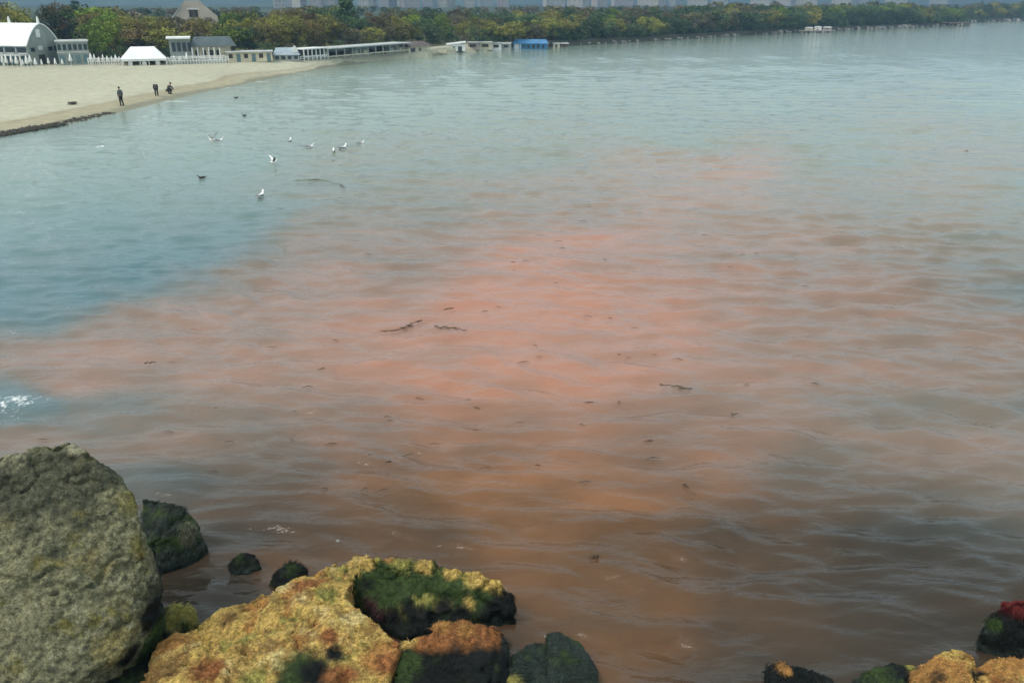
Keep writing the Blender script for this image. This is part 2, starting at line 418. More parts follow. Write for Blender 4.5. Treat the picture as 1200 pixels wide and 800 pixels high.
    asl = nn.new('ShaderNodeAttribute'); asl.attribute_name = 'painted_falloff'
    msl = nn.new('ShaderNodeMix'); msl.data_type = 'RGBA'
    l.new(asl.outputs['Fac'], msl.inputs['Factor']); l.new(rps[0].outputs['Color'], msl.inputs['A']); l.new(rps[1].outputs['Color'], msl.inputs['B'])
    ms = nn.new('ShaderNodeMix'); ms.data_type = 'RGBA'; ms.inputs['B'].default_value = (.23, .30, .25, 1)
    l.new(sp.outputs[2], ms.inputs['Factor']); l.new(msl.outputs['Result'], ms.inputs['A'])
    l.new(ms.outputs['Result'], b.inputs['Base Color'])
    b.inputs['Roughness'].default_value = .06; b.inputs['IOR'].default_value = 1.33
    n2 = nn.new('ShaderNodeTexNoise'); n2.inputs['Scale'].default_value = 6.5; n2.inputs['Detail'].default_value = 3; n2.inputs['Distortion'].default_value = .2
    l.new(mp.outputs[0], n2.inputs['Vector'])
    b1 = nn.new('ShaderNodeBump'); b1.inputs['Strength'].default_value = 1; b1.inputs['Distance'].default_value = .05; l.new(n1.outputs['Fac'], b1.inputs['Height'])
    b2 = nn.new('ShaderNodeBump'); b2.inputs['Strength'].default_value = 1; b2.inputs['Distance'].default_value = .012; l.new(n2.outputs['Fac'], b2.inputs['Height']); l.new(b1.outputs['Normal'], b2.inputs['Normal'])
    l.new(b2.outputs['Normal'], b.inputs['Normal'])
    fo = nn.new('ShaderNodeBsdfDiffuse'); fo.inputs['Color'].default_value = (.72, .76, .76, 1)
    n3 = nn.new('ShaderNodeTexNoise'); n3.inputs['Scale'].default_value = 7; n3.inputs['Detail'].default_value = 6; n3.inputs['Roughness'].default_value = .75
    l.new(tc.outputs['Object'], n3.inputs['Vector'])
    ad = nn.new('ShaderNodeMath'); ad.operation = 'ADD'; l.new(n3.outputs['Fac'], ad.inputs[0]); l.new(sp.outputs[1], ad.inputs[1])
    fr = nn.new('ShaderNodeMapRange'); fr.inputs['From Min'].default_value = .72; fr.inputs['From Max'].default_value = .86; l.new(ad.outputs[0], fr.inputs['Value'])
    mxs = nn.new('ShaderNodeMixShader'); gt = nn.new('ShaderNodeMapRange'); gt.inputs['From Min'].default_value = .02; gt.inputs['From Max'].default_value = .10; l.new(sp.outputs[1], gt.inputs['Value'])
    gm = nn.new('ShaderNodeMath'); gm.operation = 'MULTIPLY'; l.new(fr.outputs[0], gm.inputs[0]); l.new(gt.outputs[0], gm.inputs[1])
    l.new(gm.outputs[0], mxs.inputs[0]); l.new(b.outputs[0], mxs.inputs[1]); l.new(fo.outputs[0], mxs.inputs[2])
    l.new(mxs.outputs[0], nn['Material Output'].inputs['Surface'])
    o = link('sea', me, None, [mt])
    tag(o, 'calm grey green sea stained with a broad orange red algal bloom', None, None, 'structure')
NEAR_DIM = [(.012,.016,.015,1), (.042,.031,.021,1), (.108,.056,.026,1), (.215,.100,.044,1)]  # bloom colours; near set dimmed, far set brightened to paint the falloff
FAR_BRIGHT = [(.054,.140,.168,1), (.145,.122,.10,1), (.25,.158,.122,1), (.345,.172,.12,1)]
build_water()

# ------------------------------------------------------------------ foreground rocks
mt, nn, l, b = newmat('weathered_rock_with_algae')
a = nn.new('ShaderNodeAttribute'); a.attribute_name = 'Col'
tc = nn.new('ShaderNodeTexCoord')
nz = nn.new('ShaderNodeTexNoise'); nz.inputs['Scale'].default_value = 14; nz.inputs['Detail'].default_value = 9; nz.inputs['Roughness'].default_value = .7
l.new(tc.outputs['Object'], nz.inputs['Vector'])
mr = nn.new('ShaderNodeMapRange'); mr.inputs['From Min'].default_value = .3; mr.inputs['From Max'].default_value = .7; mr.inputs['To Min'].default_value = .3; mr.inputs['To Max'].default_value = 1.6
l.new(nz.outputs['Fac'], mr.inputs['Value'])
mx = nn.new('ShaderNodeMix'); mx.data_type = 'RGBA'; mx.blend_type = 'MULTIPLY'; mx.inputs['Factor'].default_value = 1
l.new(a.outputs['Color'], mx.inputs['A']); l.new(mr.outputs[0], mx.inputs['B'])
ng = nn.new('ShaderNodeTexNoise'); ng.inputs['Scale'].default_value = 42; ng.inputs['Detail'].default_value = 4; l.new(tc.outputs['Object'], ng.inputs['Vector'])
mg = nn.new('ShaderNodeMapRange'); mg.inputs['From Min'].default_value = .35; mg.inputs['From Max'].default_value = .65; mg.inputs['To Min'].default_value = .62; mg.inputs['To Max'].default_value = 1.28; l.new(ng.outputs['Fac'], mg.inputs['Value'])
my = nn.new('ShaderNodeMix'); my.data_type = 'RGBA'; my.blend_type = 'MULTIPLY'; my.inputs['Factor'].default_value = 1
l.new(mx.outputs['Result'], my.inputs['A']); l.new(mg.outputs[0], my.inputs['B']); l.new(my.outputs['Result'], b.inputs['Base Color'])
rr_ = nn.new('ShaderNodeMapRange'); rr_.inputs['From Min'].default_value = .02; rr_.inputs['From Max'].default_value = .15; b.inputs['Specular IOR Level'].default_value = .12; rr_.inputs['To Min'].default_value = .5; rr_.inputs['To Max'].default_value = .85
l.new(a.outputs['Fac'], rr_.inputs['Value']); l.new(rr_.outputs[0], b.inputs['Roughness'])
bp = nn.new('ShaderNodeBump'); bp.inputs['Strength'].default_value = .8; bp.inputs['Distance'].default_value = .03
l.new(nz.outputs['Fac'], bp.inputs['Height']); l.new(bp.outputs['Normal'], b.inputs['Normal'])
M['rock'] = mt
mt, nn, l, b = newmat('algae_strands')
a = nn.new('ShaderNodeAttribute'); a.attribute_name = 'Col'; l.new(a.outputs['Color'], b.inputs['Base Color'])
b.inputs['Roughness'].default_value = .75; b.inputs['Specular IOR Level'].default_value = .15
M['strand'] = mt
PAL = {'straw': (.53,.42,.18), 'khaki': (.20,.175,.075), 'grey': (.205,.20,.12), 'greydark': (.078,.083,.054), 'pale': (.28,.27,.18), 'olive': (.17,.155,.05), 'yellow': (.48,.335,.10), 'ochre': (.21,.13,.045), 'brown': (.24,.10,.035),
       'green': (.032,.055,.014), 'black': (.006,.008,.007), 'wet': (.022,.032,.026), 'red': (.11,.016,.015), 'ygreen': (.24,.22,.06), 'purple': (.05,.018,.022), 'rust': (.35,.18,.055)}
def rock(label, hulls, voxel, base, blobs=(), amp=0.08, smooth=3, seed=0, name='rock', strands=0, strand_len=.05, mottled=(), cat='rock', freq=1.1, foot=1.02):
    """hulls: lists of (px,py,z) measured corners; each becomes a closed convex body down to its foot, merged and weathered"""
    bm = bmesh.new()
    allp = []
    for H in hulls:
        vs = []
        P = [at(*p) for p in H]; allp += P
        for p in P: vs.append(bm.verts.new(p))
        cx = sum(p[0] for p in P)/len(P); cy = sum(p[1] for p in P)/len(P)
        for p in P:     # buried foot
            vs.append(bm.verts.new((cx + (p[0]-cx)*foot, cy + (p[1]-cy)*foot + 0.15, -0.7)))
        bmesh.ops.convex_hull(bm, input=vs)
    loose = [v for v in bm.verts if not v.link_faces]
    bmesh.ops.delete(bm, geom=loose, context='VERTS')
    bmesh.ops.recalc_face_normals(bm, faces=bm.faces)
    me = bpy.data.meshes.new('tmp'); bm.to_mesh(me); bm.free()
    o = bpy.data.objects.new('tmp', me); COL.objects.link(o)
    md = o.modifiers.new('r', 'REMESH'); md.mode = 'VOXEL'; md.voxel_size = voxel
    sm = o.modifiers.new('s', 'SMOOTH'); sm.iterations = smooth; sm.factor = .5
    dg = bpy.context.evaluated_depsgraph_get(); dg.update()
    m2 = bpy.data.meshes.new_from_object(o.evaluated_get(dg))
    bpy.data.objects.remove(o); bpy.data.meshes.remove(me)
    nv = len(m2.vertices); co = np.zeros(nv*3, np.float32); m2.vertices.foreach_get('co', co); co = co.reshape(-1, 3).astype(float)
    no = np.zeros(nv*3, np.float32); m2.vertices.foreach_get('normal', no); no = no.reshape(-1, 3)
    big = fbm(co*freq + seed, 5, seed, .55)
    cr = 1 - np.abs(fbm(co*2.1 + seed*3, 4, seed+50, .6))*2
    pits = fbm(co*9 + seed, 3, seed+90, .6)
    crack = np.clip(1 - np.abs(fbm(co*.9 + seed*2, 4, seed+60, .5))*22, 0, 1)
    co = co + no*(amp*big - amp*.55*np.clip(cr-.55, 0, 1)*2 + amp*.2*pits - amp*.9*crack)[:, None]
    m2.vertices.foreach_set('co', co.astype(np.float32).ravel())
    # colours
    C = np.tile(np.array(PAL[base]), (nv, 1)).astype(float)
    for i, (nm, th0, sc) in enumerate(mottled):
        g = sstep(th0, th0+.32, fbm(co*sc + 13*i + seed, 5, seed+200+i, .6))[:, None]
        C = C*(1-g) + np.array(PAL[nm])*g
    for i, (px, py, z, rr_, nm) in enumerate(blobs):
        p = at(px, py, z); d = np.linalg.norm(co - p, axis=1)/rr_ + .45*fbm(co*3.5 + i*7, 4, seed+300+i, .6)
        g = sstep(1.2, .55, d)[:, None]
        C = C*(1-g) + np.array(PAL[nm])*g
    wet = sstep(.22, .05, co[:, 2] + .12*fbm(co*3, 3, 8))[:, None]
    C = C*(1-wet) + np.array(PAL['wet'])*wet
    speckle = 1 + .35*vnoise(co*22, seed+7)[:, None]  # random fine speckle in the tone
    C = np.clip(C*speckle*.82, .004, .9)
    set_col(m2, 'Col', C)
    for p in m2.polygons: p.use_smooth = True
    m2.update()
    org = np.array([co[:, 0].mean(), co[:, 1].mean(), 0.0])
    m2.transform(Matrix.Translation(Vector(-org)))
    for m_ in list(m2.materials): pass
    m2.materials.clear()
    ob = link(name, m2, None, [M['rock']]); ob.location = org
    tag(ob, label, cat)
    if strands:
        rs = np.random.RandomState(seed+1)
        ok = np.where((co[:, 2] > .02) & (no[:, 2] > -.1) & (fbm(co*2.3, 3, seed+400) > -.08))[0]
        lum = C.sum(1)[ok]
        pick = rs.choice(ok, strands, p=(np.clip(lum, .05, 1)/np.clip(lum, .05, 1).sum()))
        P = co[pick] - org; N = no[pick]
        flow = np.stack([fbm(P*1.7+3, 2, seed+410), fbm(P*1.7+9, 2, seed+411), np.full(strands, -.75)], 1) + .22*rs.normal(size=(strands, 3)); T = flow - N*(flow*N).sum(1)[:, None]; T /= np.linalg.norm(T, axis=1)[:, None] + 1e-6
        B = np.cross(N, T)
        L = strand_len*(.5 + rs.rand(strands))[:, None]*(1 + .9*fbm(P*3.1, 2, seed+420))[:, None]; w = .006
        down = np.array([0, 0, -1.0])
        a0 = P - B*w; a1 = P + B*w
        mid = P + N*L*.28 + T*L*.6
        tip = P + N*L*.22 + T*L*1.5 + down*L*.2
        V = np.concatenate([a0, a1, mid + B*w*.7, mid - B*w*.7, tip])
        k = np.arange(strands)
        F = np.concatenate([np.stack([k, k+strands, k+2*strands], 1), np.stack([k, k+2*strands, k+3*strands], 1), np.stack([k+3*strands, k+2*strands, k+4*strands], 1)])
        sm_ = np_mesh('algae', V, F, False)
        c = C[pick]*(.7 + .8*rs.rand(strands))[:, None]
        set_col(sm_, 'Col', np.clip(np.tile(c, (5, 1)), .004, .9))
        so = link('algae', sm_, ob, [M['strand']]); so['kind'] = 'stuff'
    return ob

rock('massive grey green lichened boulder filling the lower left corner', [
     [(83,512,3.2),(20,527,3.2),(-60,548,3.1),(108,530,3.05),(148,562,2.6),(163,595,2.3),(168,640,1.9),(164,700,1.3),(150,762,.85),(92,797,.75),(40,835,.6),(-60,820,.5),(-160,700,1.2),(-140,600,2.4),
      (192,680,1.1),(196,720,.7),(178,745,.5)]],
     .032, 'grey', amp=.09, smooth=2, seed=3, strands=0, foot=.5,
     mottled=[('khaki', .1, 1.2), ('greydark', .2, 1.7), ('pale', .26, 5.5), ('greydark', .16, 7.5), ('olive', .22, 3), ('greydark', .25, 13)],
     blobs=[(20,560,3,.75,'greydark'),(60,545,3.1,.45,'greydark'),(10,530,3.2,.25,'pale'),(90,520,3.2,.2,'pale'),(95,575,2.7,.3,'greydark'),(122,548,2.9,.36,'greydark'),(70,640,2,.3,'greydark'),(60,700,1.4,.35,'greydark'),
            (152,590,2.3,.25,'olive'),(176,640,1.9,.3,'olive'),(180,650,1.8,.22,'brown'),(190,700,.8,.5,'black'),(182,720,.9,.3,'black'),(186,670,1.2,.28,'black'),(190,740,.4,.4,'green'),(160,770,.6,.25,'black'),(180,770,.2,.4,'green')], name='boulder', cat='boulder')  # black blobs along the right side paint in its shade
rock('dark green weedy rock in the water right behind the largest boulder', [
     [(165,580,.9),(195,583,.95),(218,592,.85),(232,612,.6),(240,640,.2),(225,660,0),(190,670,0),(160,660,.2)]],
     .04, 'wet', amp=.09, seed=5, mottled=[('green', -.05, 2), ('black', .15, 2.5)], blobs=[(222,622,.5,.22,'greydark')], strands=3500)
rock('dark rock at the boulder foot, bottom left under the undercut', [[(110,800,.3),(150,775,.35),(185,770,.35),(200,800,.2),(190,850,.2),(100,860,.2)]],
     .05, 'black', amp=.08, seed=9, mottled=[('green', .1, 2)], strands=2500)
rock('small mossy knob wedged between the boulder and the yellow slab', [[(190,712,.35),(205,705,.42),(226,712,.35),(232,728,.15),(200,745,.1),(180,735,.1)]],
     .03, 'ygreen', amp=.05, seed=11, mottled=[('green', 0, 3), ('rust', .1, 4)], strands=3000)
rock('broad yellow algae covered slab at the bottom centre left', [
     [(183,752,.42),(215,735,.45),(262,716,.5),(300,706,.5),(345,690,.5),(380,668,.55),(395,655,.6),(400,700,.7),(330,760,.7),(180,800,.55),(150,850,.4),(320,850,.6)],
     [(380,668,.6),(420,648,.75),(435,645,.75),(405,665,.75),(396,690,.7),(400,704,.75),(350,720,.8),(340,690,.6)],
     [(400,700,.75),(425,712,.7),(447,740,.65),(470,752,.6),(455,790,.6),(440,850,.5),(340,850,.6),(330,740,.75)]],
     .035, 'yellow', amp=.12, seed=14, smooth=2, freq=2.0,
     mottled=[('rust', .08, 1.9), ('ygreen', .1, 2.5), ('ochre', -.02, 4.2), ('brown', .22, 3.0), ('straw', .12, 2.2), ('ochre', .18, 8), ('yellow', .25, 5)],
     blobs=[(360,692,.5,.30,'brown'),(340,702,.5,.2,'rust'),(300,712,.5,.2,'rust'),(240,785,.55,.28,'brown'),(200,755,.45,.35,'rust'),(385,745,.7,.16,'brown'),(392,765,.65,.14,'black'),(350,798,.5,.42,'green'),(370,790,.6,.25,'black'),(385,800,.6,.3,'black'),  # black blobs low on the slab paint in shading for depth
            (455,770,.6,.4,'rust'),(415,720,.75,.2,'straw'),(190,790,.5,.3,'ochre'),(270,725,.5,.2,'ochre'),(400,790,.6,.25,'brown'),(455,775,.6,.2,'brown'),(470,755,.6,.2,'brown'),(300,800,.5,.22,'ygreen')], strands=5000, strand_len=.03)
rock('dark moss draped rock with a yellow rim, right of the slab crest', [
     [(405,668,.72),(432,648,.9),(470,652,.88),(520,664,.82),(560,668,.78),(588,676,.72),(600,690,.55),(604,715,.3),(590,725,.15),(470,745,.15),(440,728,.2),(400,695,.35)]],
     .032, 'green', amp=.10, freq=1.6, seed=21, smooth=2, mottled=[('ygreen', .12, 3), ('black', .12, 2.2), ('green', .2, 4)],
     blobs=[(425,655,.9,.22,'yellow'),(470,655,.85,.16,'ygreen'),(455,652,.85,.12,'rust'),(500,662,.8,.13,'yellow'),(530,668,.8,.16,'yellow'),(560,672,.75,.22,'yellow'),(580,682,.7,.20,'yellow'),(548,706,.5,.14,'yellow'),(540,720,.35,.2,'black'),
            (430,712,.4,.2,'purple'),(425,725,.3,.25,'black'),(450,725,.35,.2,'purple'),(490,718,.45,.22,'black'),(530,715,.45,.2,'black'),(480,712,.5,.22,'black'),(520,705,.5,.18,'black'),(460,735,.2,.35,'black'),(500,735,.2,.35,'black'),(598,712,.3,.35,'black'),(580,725,.2,.3,'black')], strands=11000, strand_len=.05)
rock('rust brown humped rock with green skirt at bottom centre', [
     [(462,775,.5),(480,748,.62),(515,730,.7),(550,728,.68),(580,732,.6),(596,750,.45),(600,800,.2),(560,850,.3),(460,850,.4)]],
     .032, 'black', amp=.07, seed=27, mottled=[('green', .1, 3)],
     blobs=[(490,748,.62,.28,'brown'),(515,742,.66,.28,'brown'),(545,742,.62,.30,'brown'),(572,745,.55,.24,'brown'),(480,750,.6,.13,'yellow'),(515,733,.7,.13,'rust'),(545,735,.7,.12,'rust'),(475,790,.4,.3,'green'),(520,800,.4,.30,'black'),(560,800,.3,.35,'black'),(595,760,.3,.25,'wet'),(485,775,.5,.12,'green')], strands=4500, strand_len=.05)
rock('dark green wave washed rock right of the rust brown hump', [
     [(600,765,.25),(620,750,.2),(645,752,.15),(660,775,.15),(650,850,.1),(590,850,.2)]], .035, 'wet', amp=.06, seed=31, mottled=[('green', .1, 3)], blobs=[(600,800,.2,.12,'ygreen')], strands=2500)
rock('low dark green rock at the right end of the central rock group', [
     [(640,742,.28),(655,738,.32),(680,750,.25),(700,780,.12),(705,850,.05),(640,850,.15)]], .035, 'wet', amp=.06, seed=33, mottled=[('green', 0, 3)], strands=3000)
rock('smaller dark rock awash, the left one off the yellow slab', [[(268,660,.15),(285,645,.32),(300,648,.28),(307,662,.1),(290,674,.0),(272,672,0)]], .03, 'black', amp=.05, seed=35, mottled=[('green', .1, 3)], strands=800)
rock('dark rock touching the yellow slab edge, beside the washed one', [[(314,680,.1),(325,664,.28),(345,655,.36),(360,664,.25),(362,676,.1),(330,692,.1)]], .03, 'black', amp=.05, seed=37, mottled=[('green', .15, 3)], strands=800)
rock('black stub of rock with a tan patch at lower right', [[(896,778,.3),(915,774,.34),(938,780,.25),(975,795,.1),(985,850,.1),(895,850,.2)]], .03, 'black', amp=.05, seed=41, mottled=[('green', .1, 3)], blobs=[(920,782,.33,.1,'rust')], strands=1200)
rock('green weedy rock left of the golden topped one at bottom right', [[(1000,798,.1),(1025,780,.25),(1050,773,.32),(1075,778,.3),(1080,850,.2),(1000,850,.1)]], .03, 'green', amp=.06, seed=43, mottled=[('black', -.05, 3)], blobs=[(1070,778,.3,.1,'ygreen')], strands=3000, strand_len=.06)
rock('golden brown algae rock at bottom right, the humped one', [[(1068,785,.35),(1090,768,.5),(1115,758,.58),(1140,764,.5),(1150,790,.3),(1140,850,.3),(1070,850,.3)]], .03, 'rust', amp=.06, seed=47, mottled=[('yellow', .05, 3), ('black', .12, 2.5)],
     blobs=[(1115,762,.55,.2,'yellow'),(1100,800,.35,.15,'black'),(1140,792,.35,.14,'black')], strands=3000, strand_len=.04)
rock('orange tan flat rock in the bottom right corner', [[(1140,785,.35),(1165,772,.45),(1210,768,.5),(1260,775,.5),(1250,850,.3),(1140,850,.3)]], .035, 'rust', amp=.06, seed=51, mottled=[('yellow', 0, 3), ('brown', .1, 3)],
     blobs=[(1150,795,.3,.12,'black')], strands=2500, strand_len=.035)
rock('round black rock with a red weed cap at the right edge', [[(1153,745,.25),(1158,722,.6),(1175,703,.85),(1200,698,.92),(1235,708,.85),(1250,745,.3),(1225,775,0),(1170,772,0)]], .035, 'black', amp=.06, seed=55, mottled=[('wet', .1, 3)],
     blobs=[(1182,708,.85,.26,'red'),(1200,712,.85,.25,'red'),(1165,730,.5,.1,'green')], strands=2500)

# ------------------------------------------------------------------ trees
def leaf_crown(kind, seed, n=2200):
    """crown of many small leaf faces gathered in clumps; unit tree: 1 high, crown about 0.7 wide"""
    r_ = np.random.RandomState(seed)
    if kind == 'poplar': cl = [(r_.normal(0, .025), r_.normal(0, .025), z, .06 + .07*math.sin(math.pi*min(1, (z-.1)/.9))) for z in np.linspace(.12, .95, 26)]
    else:
        cl = []
        for k in range(30):
            u = r_.rand(); ph = r_.rand()*6.283; z = .2 + .72*r_.rand()**.8
            w_ = .36*math.sin(math.pi*min(1, max(.12, (z - .08)/.95)))**.6
            q = w_*math.sqrt(u)
            cl.append((q*math.cos(ph), q*math.sin(ph), z, .07 + .07*r_.rand()))
    C = []; V = []; L = []
    per = n//len(cl)
    for cx, cy, cz, cr_ in cl:
        tone = r_.rand()
        d = r_.normal(size=(per, 3)); d /= np.linalg.norm(d, axis=1)[:, None]
        p = d*cr_*(.55 + .55*r_.rand(per))[:, None]*np.array([1, 1, .85]) + [cx, cy, cz]
        a_ = r_.normal(size=(per, 3)); a_ /= np.linalg.norm(a_, axis=1)[:, None]
        b_ = np.cross(a_, r_.normal(size=(per, 3))); b_ /= np.linalg.norm(b_, axis=1)[:, None]
        s = (.014 + .014*r_.rand(per))[:, None]
        V.append(np.stack([p - a_*s, p + b_*s*.6, p + a_*s, p - b_*s*.6], 1).reshape(-1, 3))
        t = np.clip(tone*.7 + .3*r_.rand(per), 0, 1); L.append(np.repeat(t, 4))
    V = np.concatenate(V); L = np.concatenate(L)
    F = np.arange(len(V)).reshape(-1, 4)
    me = np_mesh('crown', V, F, False)
    at_ = me.attributes.new('leaf', 'FLOAT', 'POINT'); at_.data.foreach_set('value', L.astype(np.float32))
    mb = MB(); mb.tube([(0,0,-.03),(.01,0,.15),(-.01,.01,.4),(0,0,.7)], [.028,.022,.016,.006], 6)
    for k in range(7):
        ph = k*2.4; z0 = .2 + .06*k
        e_ = .26 if kind != 'poplar' else .06
        mb.tube([(0,0,z0),(e_*.5*math.cos(ph), e_*.5*math.sin(ph), z0+.1),(e_*math.cos(ph), e_*math.sin(ph), z0+.22)], [.012,.008,.003], 5)
    tm = bpy.data.meshes.new('trunk'); tm.from_pydata(mb.v, [], mb.f); tm.materials.append(M['bark'])
    return me, tm
CROWNS = {}
for ki, (kind, mat) in enumerate([('russet','russet'),('brown','brown'),('olive','olive'),('fresh','fresh'),('dark','dark'),('poplar','dark')]):
    CROWNS[kind] = []
    for v in range(3 if kind != 'poplar' else 1):
        me, tm = leaf_crown(kind, 100 + ki*10 + v, 2600 if kind in ('dark','fresh','olive') else 2200)
        me.materials.append(M[mat]); CROWNS[kind].append((me, tm))
LOOK = {'russet': 'russet bare twigged tree', 'brown': 'brown grey leafless tree', 'olive': 'olive yellow budding tree', 'fresh': 'bright green leafy tree', 'dark': 'dark green dense tree', 'poplar': 'slim dark columnar poplar'}
LAND = [(-40, 'left of the arched hall'), (48, 'behind the arched hall'), (90, 'behind the hall annex'), (125, 'between the hall annex and white marquee'), (170, 'behind the white marquee'), (225, 'behind the grey green restaurant'),
        (290, 'behind the long low cream wall'), (335, 'behind the slate roofed house'), (372, 'behind the little framed cabin'), (432, 'behind the long white roofed pavilion'), (493, 'behind the brown roofed hut'),
        (534, 'behind the small white hut'), (572, 'behind the row of kiosks'), (621, 'behind the blue pavilion'), (690, 'just right of the blue pavilion'), (760, 'above the rocky shore left of the picture centre right'),
        (830, 'above the bare rocky shore'), (900, 'left of the stone jetty'), (960, 'behind the stone jetty'), (1030, 'right of the stone jetty'), (1100, 'behind the brown pier at the point'), (1170, 'on the farthest strip of shore')]
ORD = ['first', 'second', 'third', 'fourth', 'fifth', 'sixth', 'seventh', 'eighth', 'ninth', 'tenth', 'eleventh', 'twelfth', 'thirteenth', 'fourteenth', 'fifteenth', 'sixteenth', 'seventeenth', 'eighteenth', 'nineteenth', 'twentieth'] + ['twenty-' + q for q in ('first', 'second', 'third', 'fourth', 'fifth', 'sixth', 'seventh', 'eighth', 'ninth')]*3
TREES = []
tops = [(-80,4),(0,0),(22,2),(30,22),(55,24),(62,6),(75,2),(95,3),(105,8),(125,8),(145,14),(160,17),(200,17),(235,19),(262,22),(272,15),(290,11),(310,13),(330,8),(355,9),(400,8),(420,15),(450,14),(470,12),(520,11),(560,11),(600,12),(640,10),(690,8),
        (720,9),(760,8),(800,8),(840,4),(900,4),(960,5),(1000,3),(1060,4),(1100,6),(1132,8),(1150,3),(1210,2),(1300,3)]
tx = [t[0] for t in tops]; ty = [t[1] for t in tops]
def tree(px, pytop, off, kind, row, wf=1.0):
    th = theta_px(px); rr = float(rc(th) + wb(th)) + off
    g = float(height(th, rr)); zt = zat(px, pytop, rr)
    h = max(1.8, zt - g)
    me, tm = rng.choice(CROWNS[kind])
    o = empty('poplar_tree' if kind == 'poplar' else 'tree', (rr*math.sin(th), rr*math.cos(th), g), rng.uniform(0, 6.28))
    wf *= rng.uniform(1.1, 1.55)
    if h < 4: wf *= 1.25
    o.scale = (h*wf, h*wf, h)
    c = bpy.data.objects.new('crown', me); COL.objects.link(c); c.parent = o
    t = bpy.data.objects.new('trunk', tm); COL.objects.link(t); t.parent = o
    TREES.append((px, kind, row, o, h))
    return o
def kind_at(px, row):
    z = [(30, ['dark','olive','brown']), (60, ['brown','dark']), (100, ['russet','brown','dark']), (135, ['fresh','olive','russet'] if row == 'front' else ['fresh','fresh','russet']), (262, ['russet','brown','olive','olive','fresh','olive']),
         (305, ['fresh','olive','dark']), (355, ['olive','olive','russet']), (398, ['fresh','dark','olive','russet']), (480, ['brown','olive','russet','dark']), (560, ['olive','fresh','dark','brown']), (690, ['dark','olive','dark','brown']),
         (720, ['fresh','dark']), (900, ['dark','dark','olive','brown']), (1400, ['dark','dark','olive','fresh'])]
    for lim, k in z:
        if px < lim: return rng.choice(k)
px = -70.0
while px < 1290:                                        # back row carries the sky line
    far = px > 1142
    tree(px, np.interp(px, tx, ty) + rng.uniform(-1, 3.5)*(.5 if px > 900 else 1), 32 if px < 560 else (22 if not far else 30), kind_at(px, 'back'), 'back', .95)
    px += 15 if px < 560 else (12 if px < 900 else 10)
px = -60.0
while px < 1290:
    y0 = np.interp(px, tx, ty)
    if not (28 < px < 100):
        tree(px, y0 + rng.uniform(4, 9)*(1 if px < 900 else .5), 20 if px < 560 else 8, kind_at(px, 'middle'), 'middle')
    px += 17 if px < 560 else (13 if px < 900 else 11)
px = -50.0
while px < 1290:
    y0 = np.interp(px, tx, ty)
    if px > 108:
        tree(px, y0 + rng.uniform(11, 20)*(1 if px < 800 else .5), 13 if px < 560 else 1.5, kind_at(px, 'front') if px < 560 else rng.choice(['dark','dark','dark','brown','olive']), 'front', 1.15 if px < 560 else 1.45)
    px += 18 if px < 560 else (13 if px < 900 else 11)
tree(118, 36, 7, 'fresh', 'front', .8)
tree(410, -3, 24, 'poplar', 'back', 1.15)
SHR = []
for v in range(5):
    r_ = np.random.RandomState(300+v); V = []; L = []
    for k in range(16):
        c0 = np.array([r_.normal(0, .3), r_.normal(0, .3), .12 + .6*r_.rand()]); tone = r_.rand(); per = 70
        d = r_.normal(size=(per, 3)); d /= np.linalg.norm(d, axis=1)[:, None]
        p = d*(.13 + .08*r_.rand())*(.5 + .6*r_.rand(per))[:, None] + c0; p[:, 2] = np.abs(p[:, 2])
        a_ = r_.normal(size=(per, 3)); a_ /= np.linalg.norm(a_, axis=1)[:, None]
        b_ = np.cross(a_, r_.normal(size=(per, 3))); b_ /= np.linalg.norm(b_, axis=1)[:, None]
        V.append(np.stack([p - a_*.04, p + b_*.025, p + a_*.04, p - b_*.025], 1).reshape(-1, 3)); L.append(np.repeat(np.clip(tone*.7+.3*r_.rand(per), 0, 1), 4))
    V = np.concatenate(V); me = np_mesh('shrub', V, np.arange(len(V)).reshape(-1, 4), False)
    me.attributes.new('leaf', 'FLOAT', 'POINT').data.foreach_set('value', np.concatenate(L).astype(np.float32)); me.materials.append(M[['dark', 'olive', 'brown', 'dark', 'dark'][v]]); SHR.append(me)
px = -60.0; nth = {}
while px < 1290:
    if not (594 < px < 648):
        th = theta_px(px, 45); rr = float(rc(th)+wb(th)) + (rng.uniform(-.6, 1.5) if px > 556 else rng.uniform(9, 12))
        o = bpy.data.objects.new('shrub', rng.choice(SHR if px < 556 else SHR[::3] + SHR[4:])); COL.objects.link(o)
        o.location = (rr*math.sin(th), rr*math.cos(th), float(height(th, rr))-.1); h = rng.uniform(1.5, 2.7)*(1 if px < 900 else 1.35) if px > 556 else rng.uniform(.9, 2.6); o.scale = (h*1.25, h*1.25, h); o.rotation_euler = (0, 0, rng.uniform(0, 6))
        land = min(LAND, key=lambda L: abs(L[0]-px))[1].replace(' left of the picture centre right', ''); nth[land] = nth.get(land, 0) + 1
        tag(o, f'low shrub, {ORD[nth[land]-1]} of those {land}', 'shrub', 'low shrubs under the trees')
    px += rng.uniform(6, 10) if px > 556 else rng.uniform(8, 20)
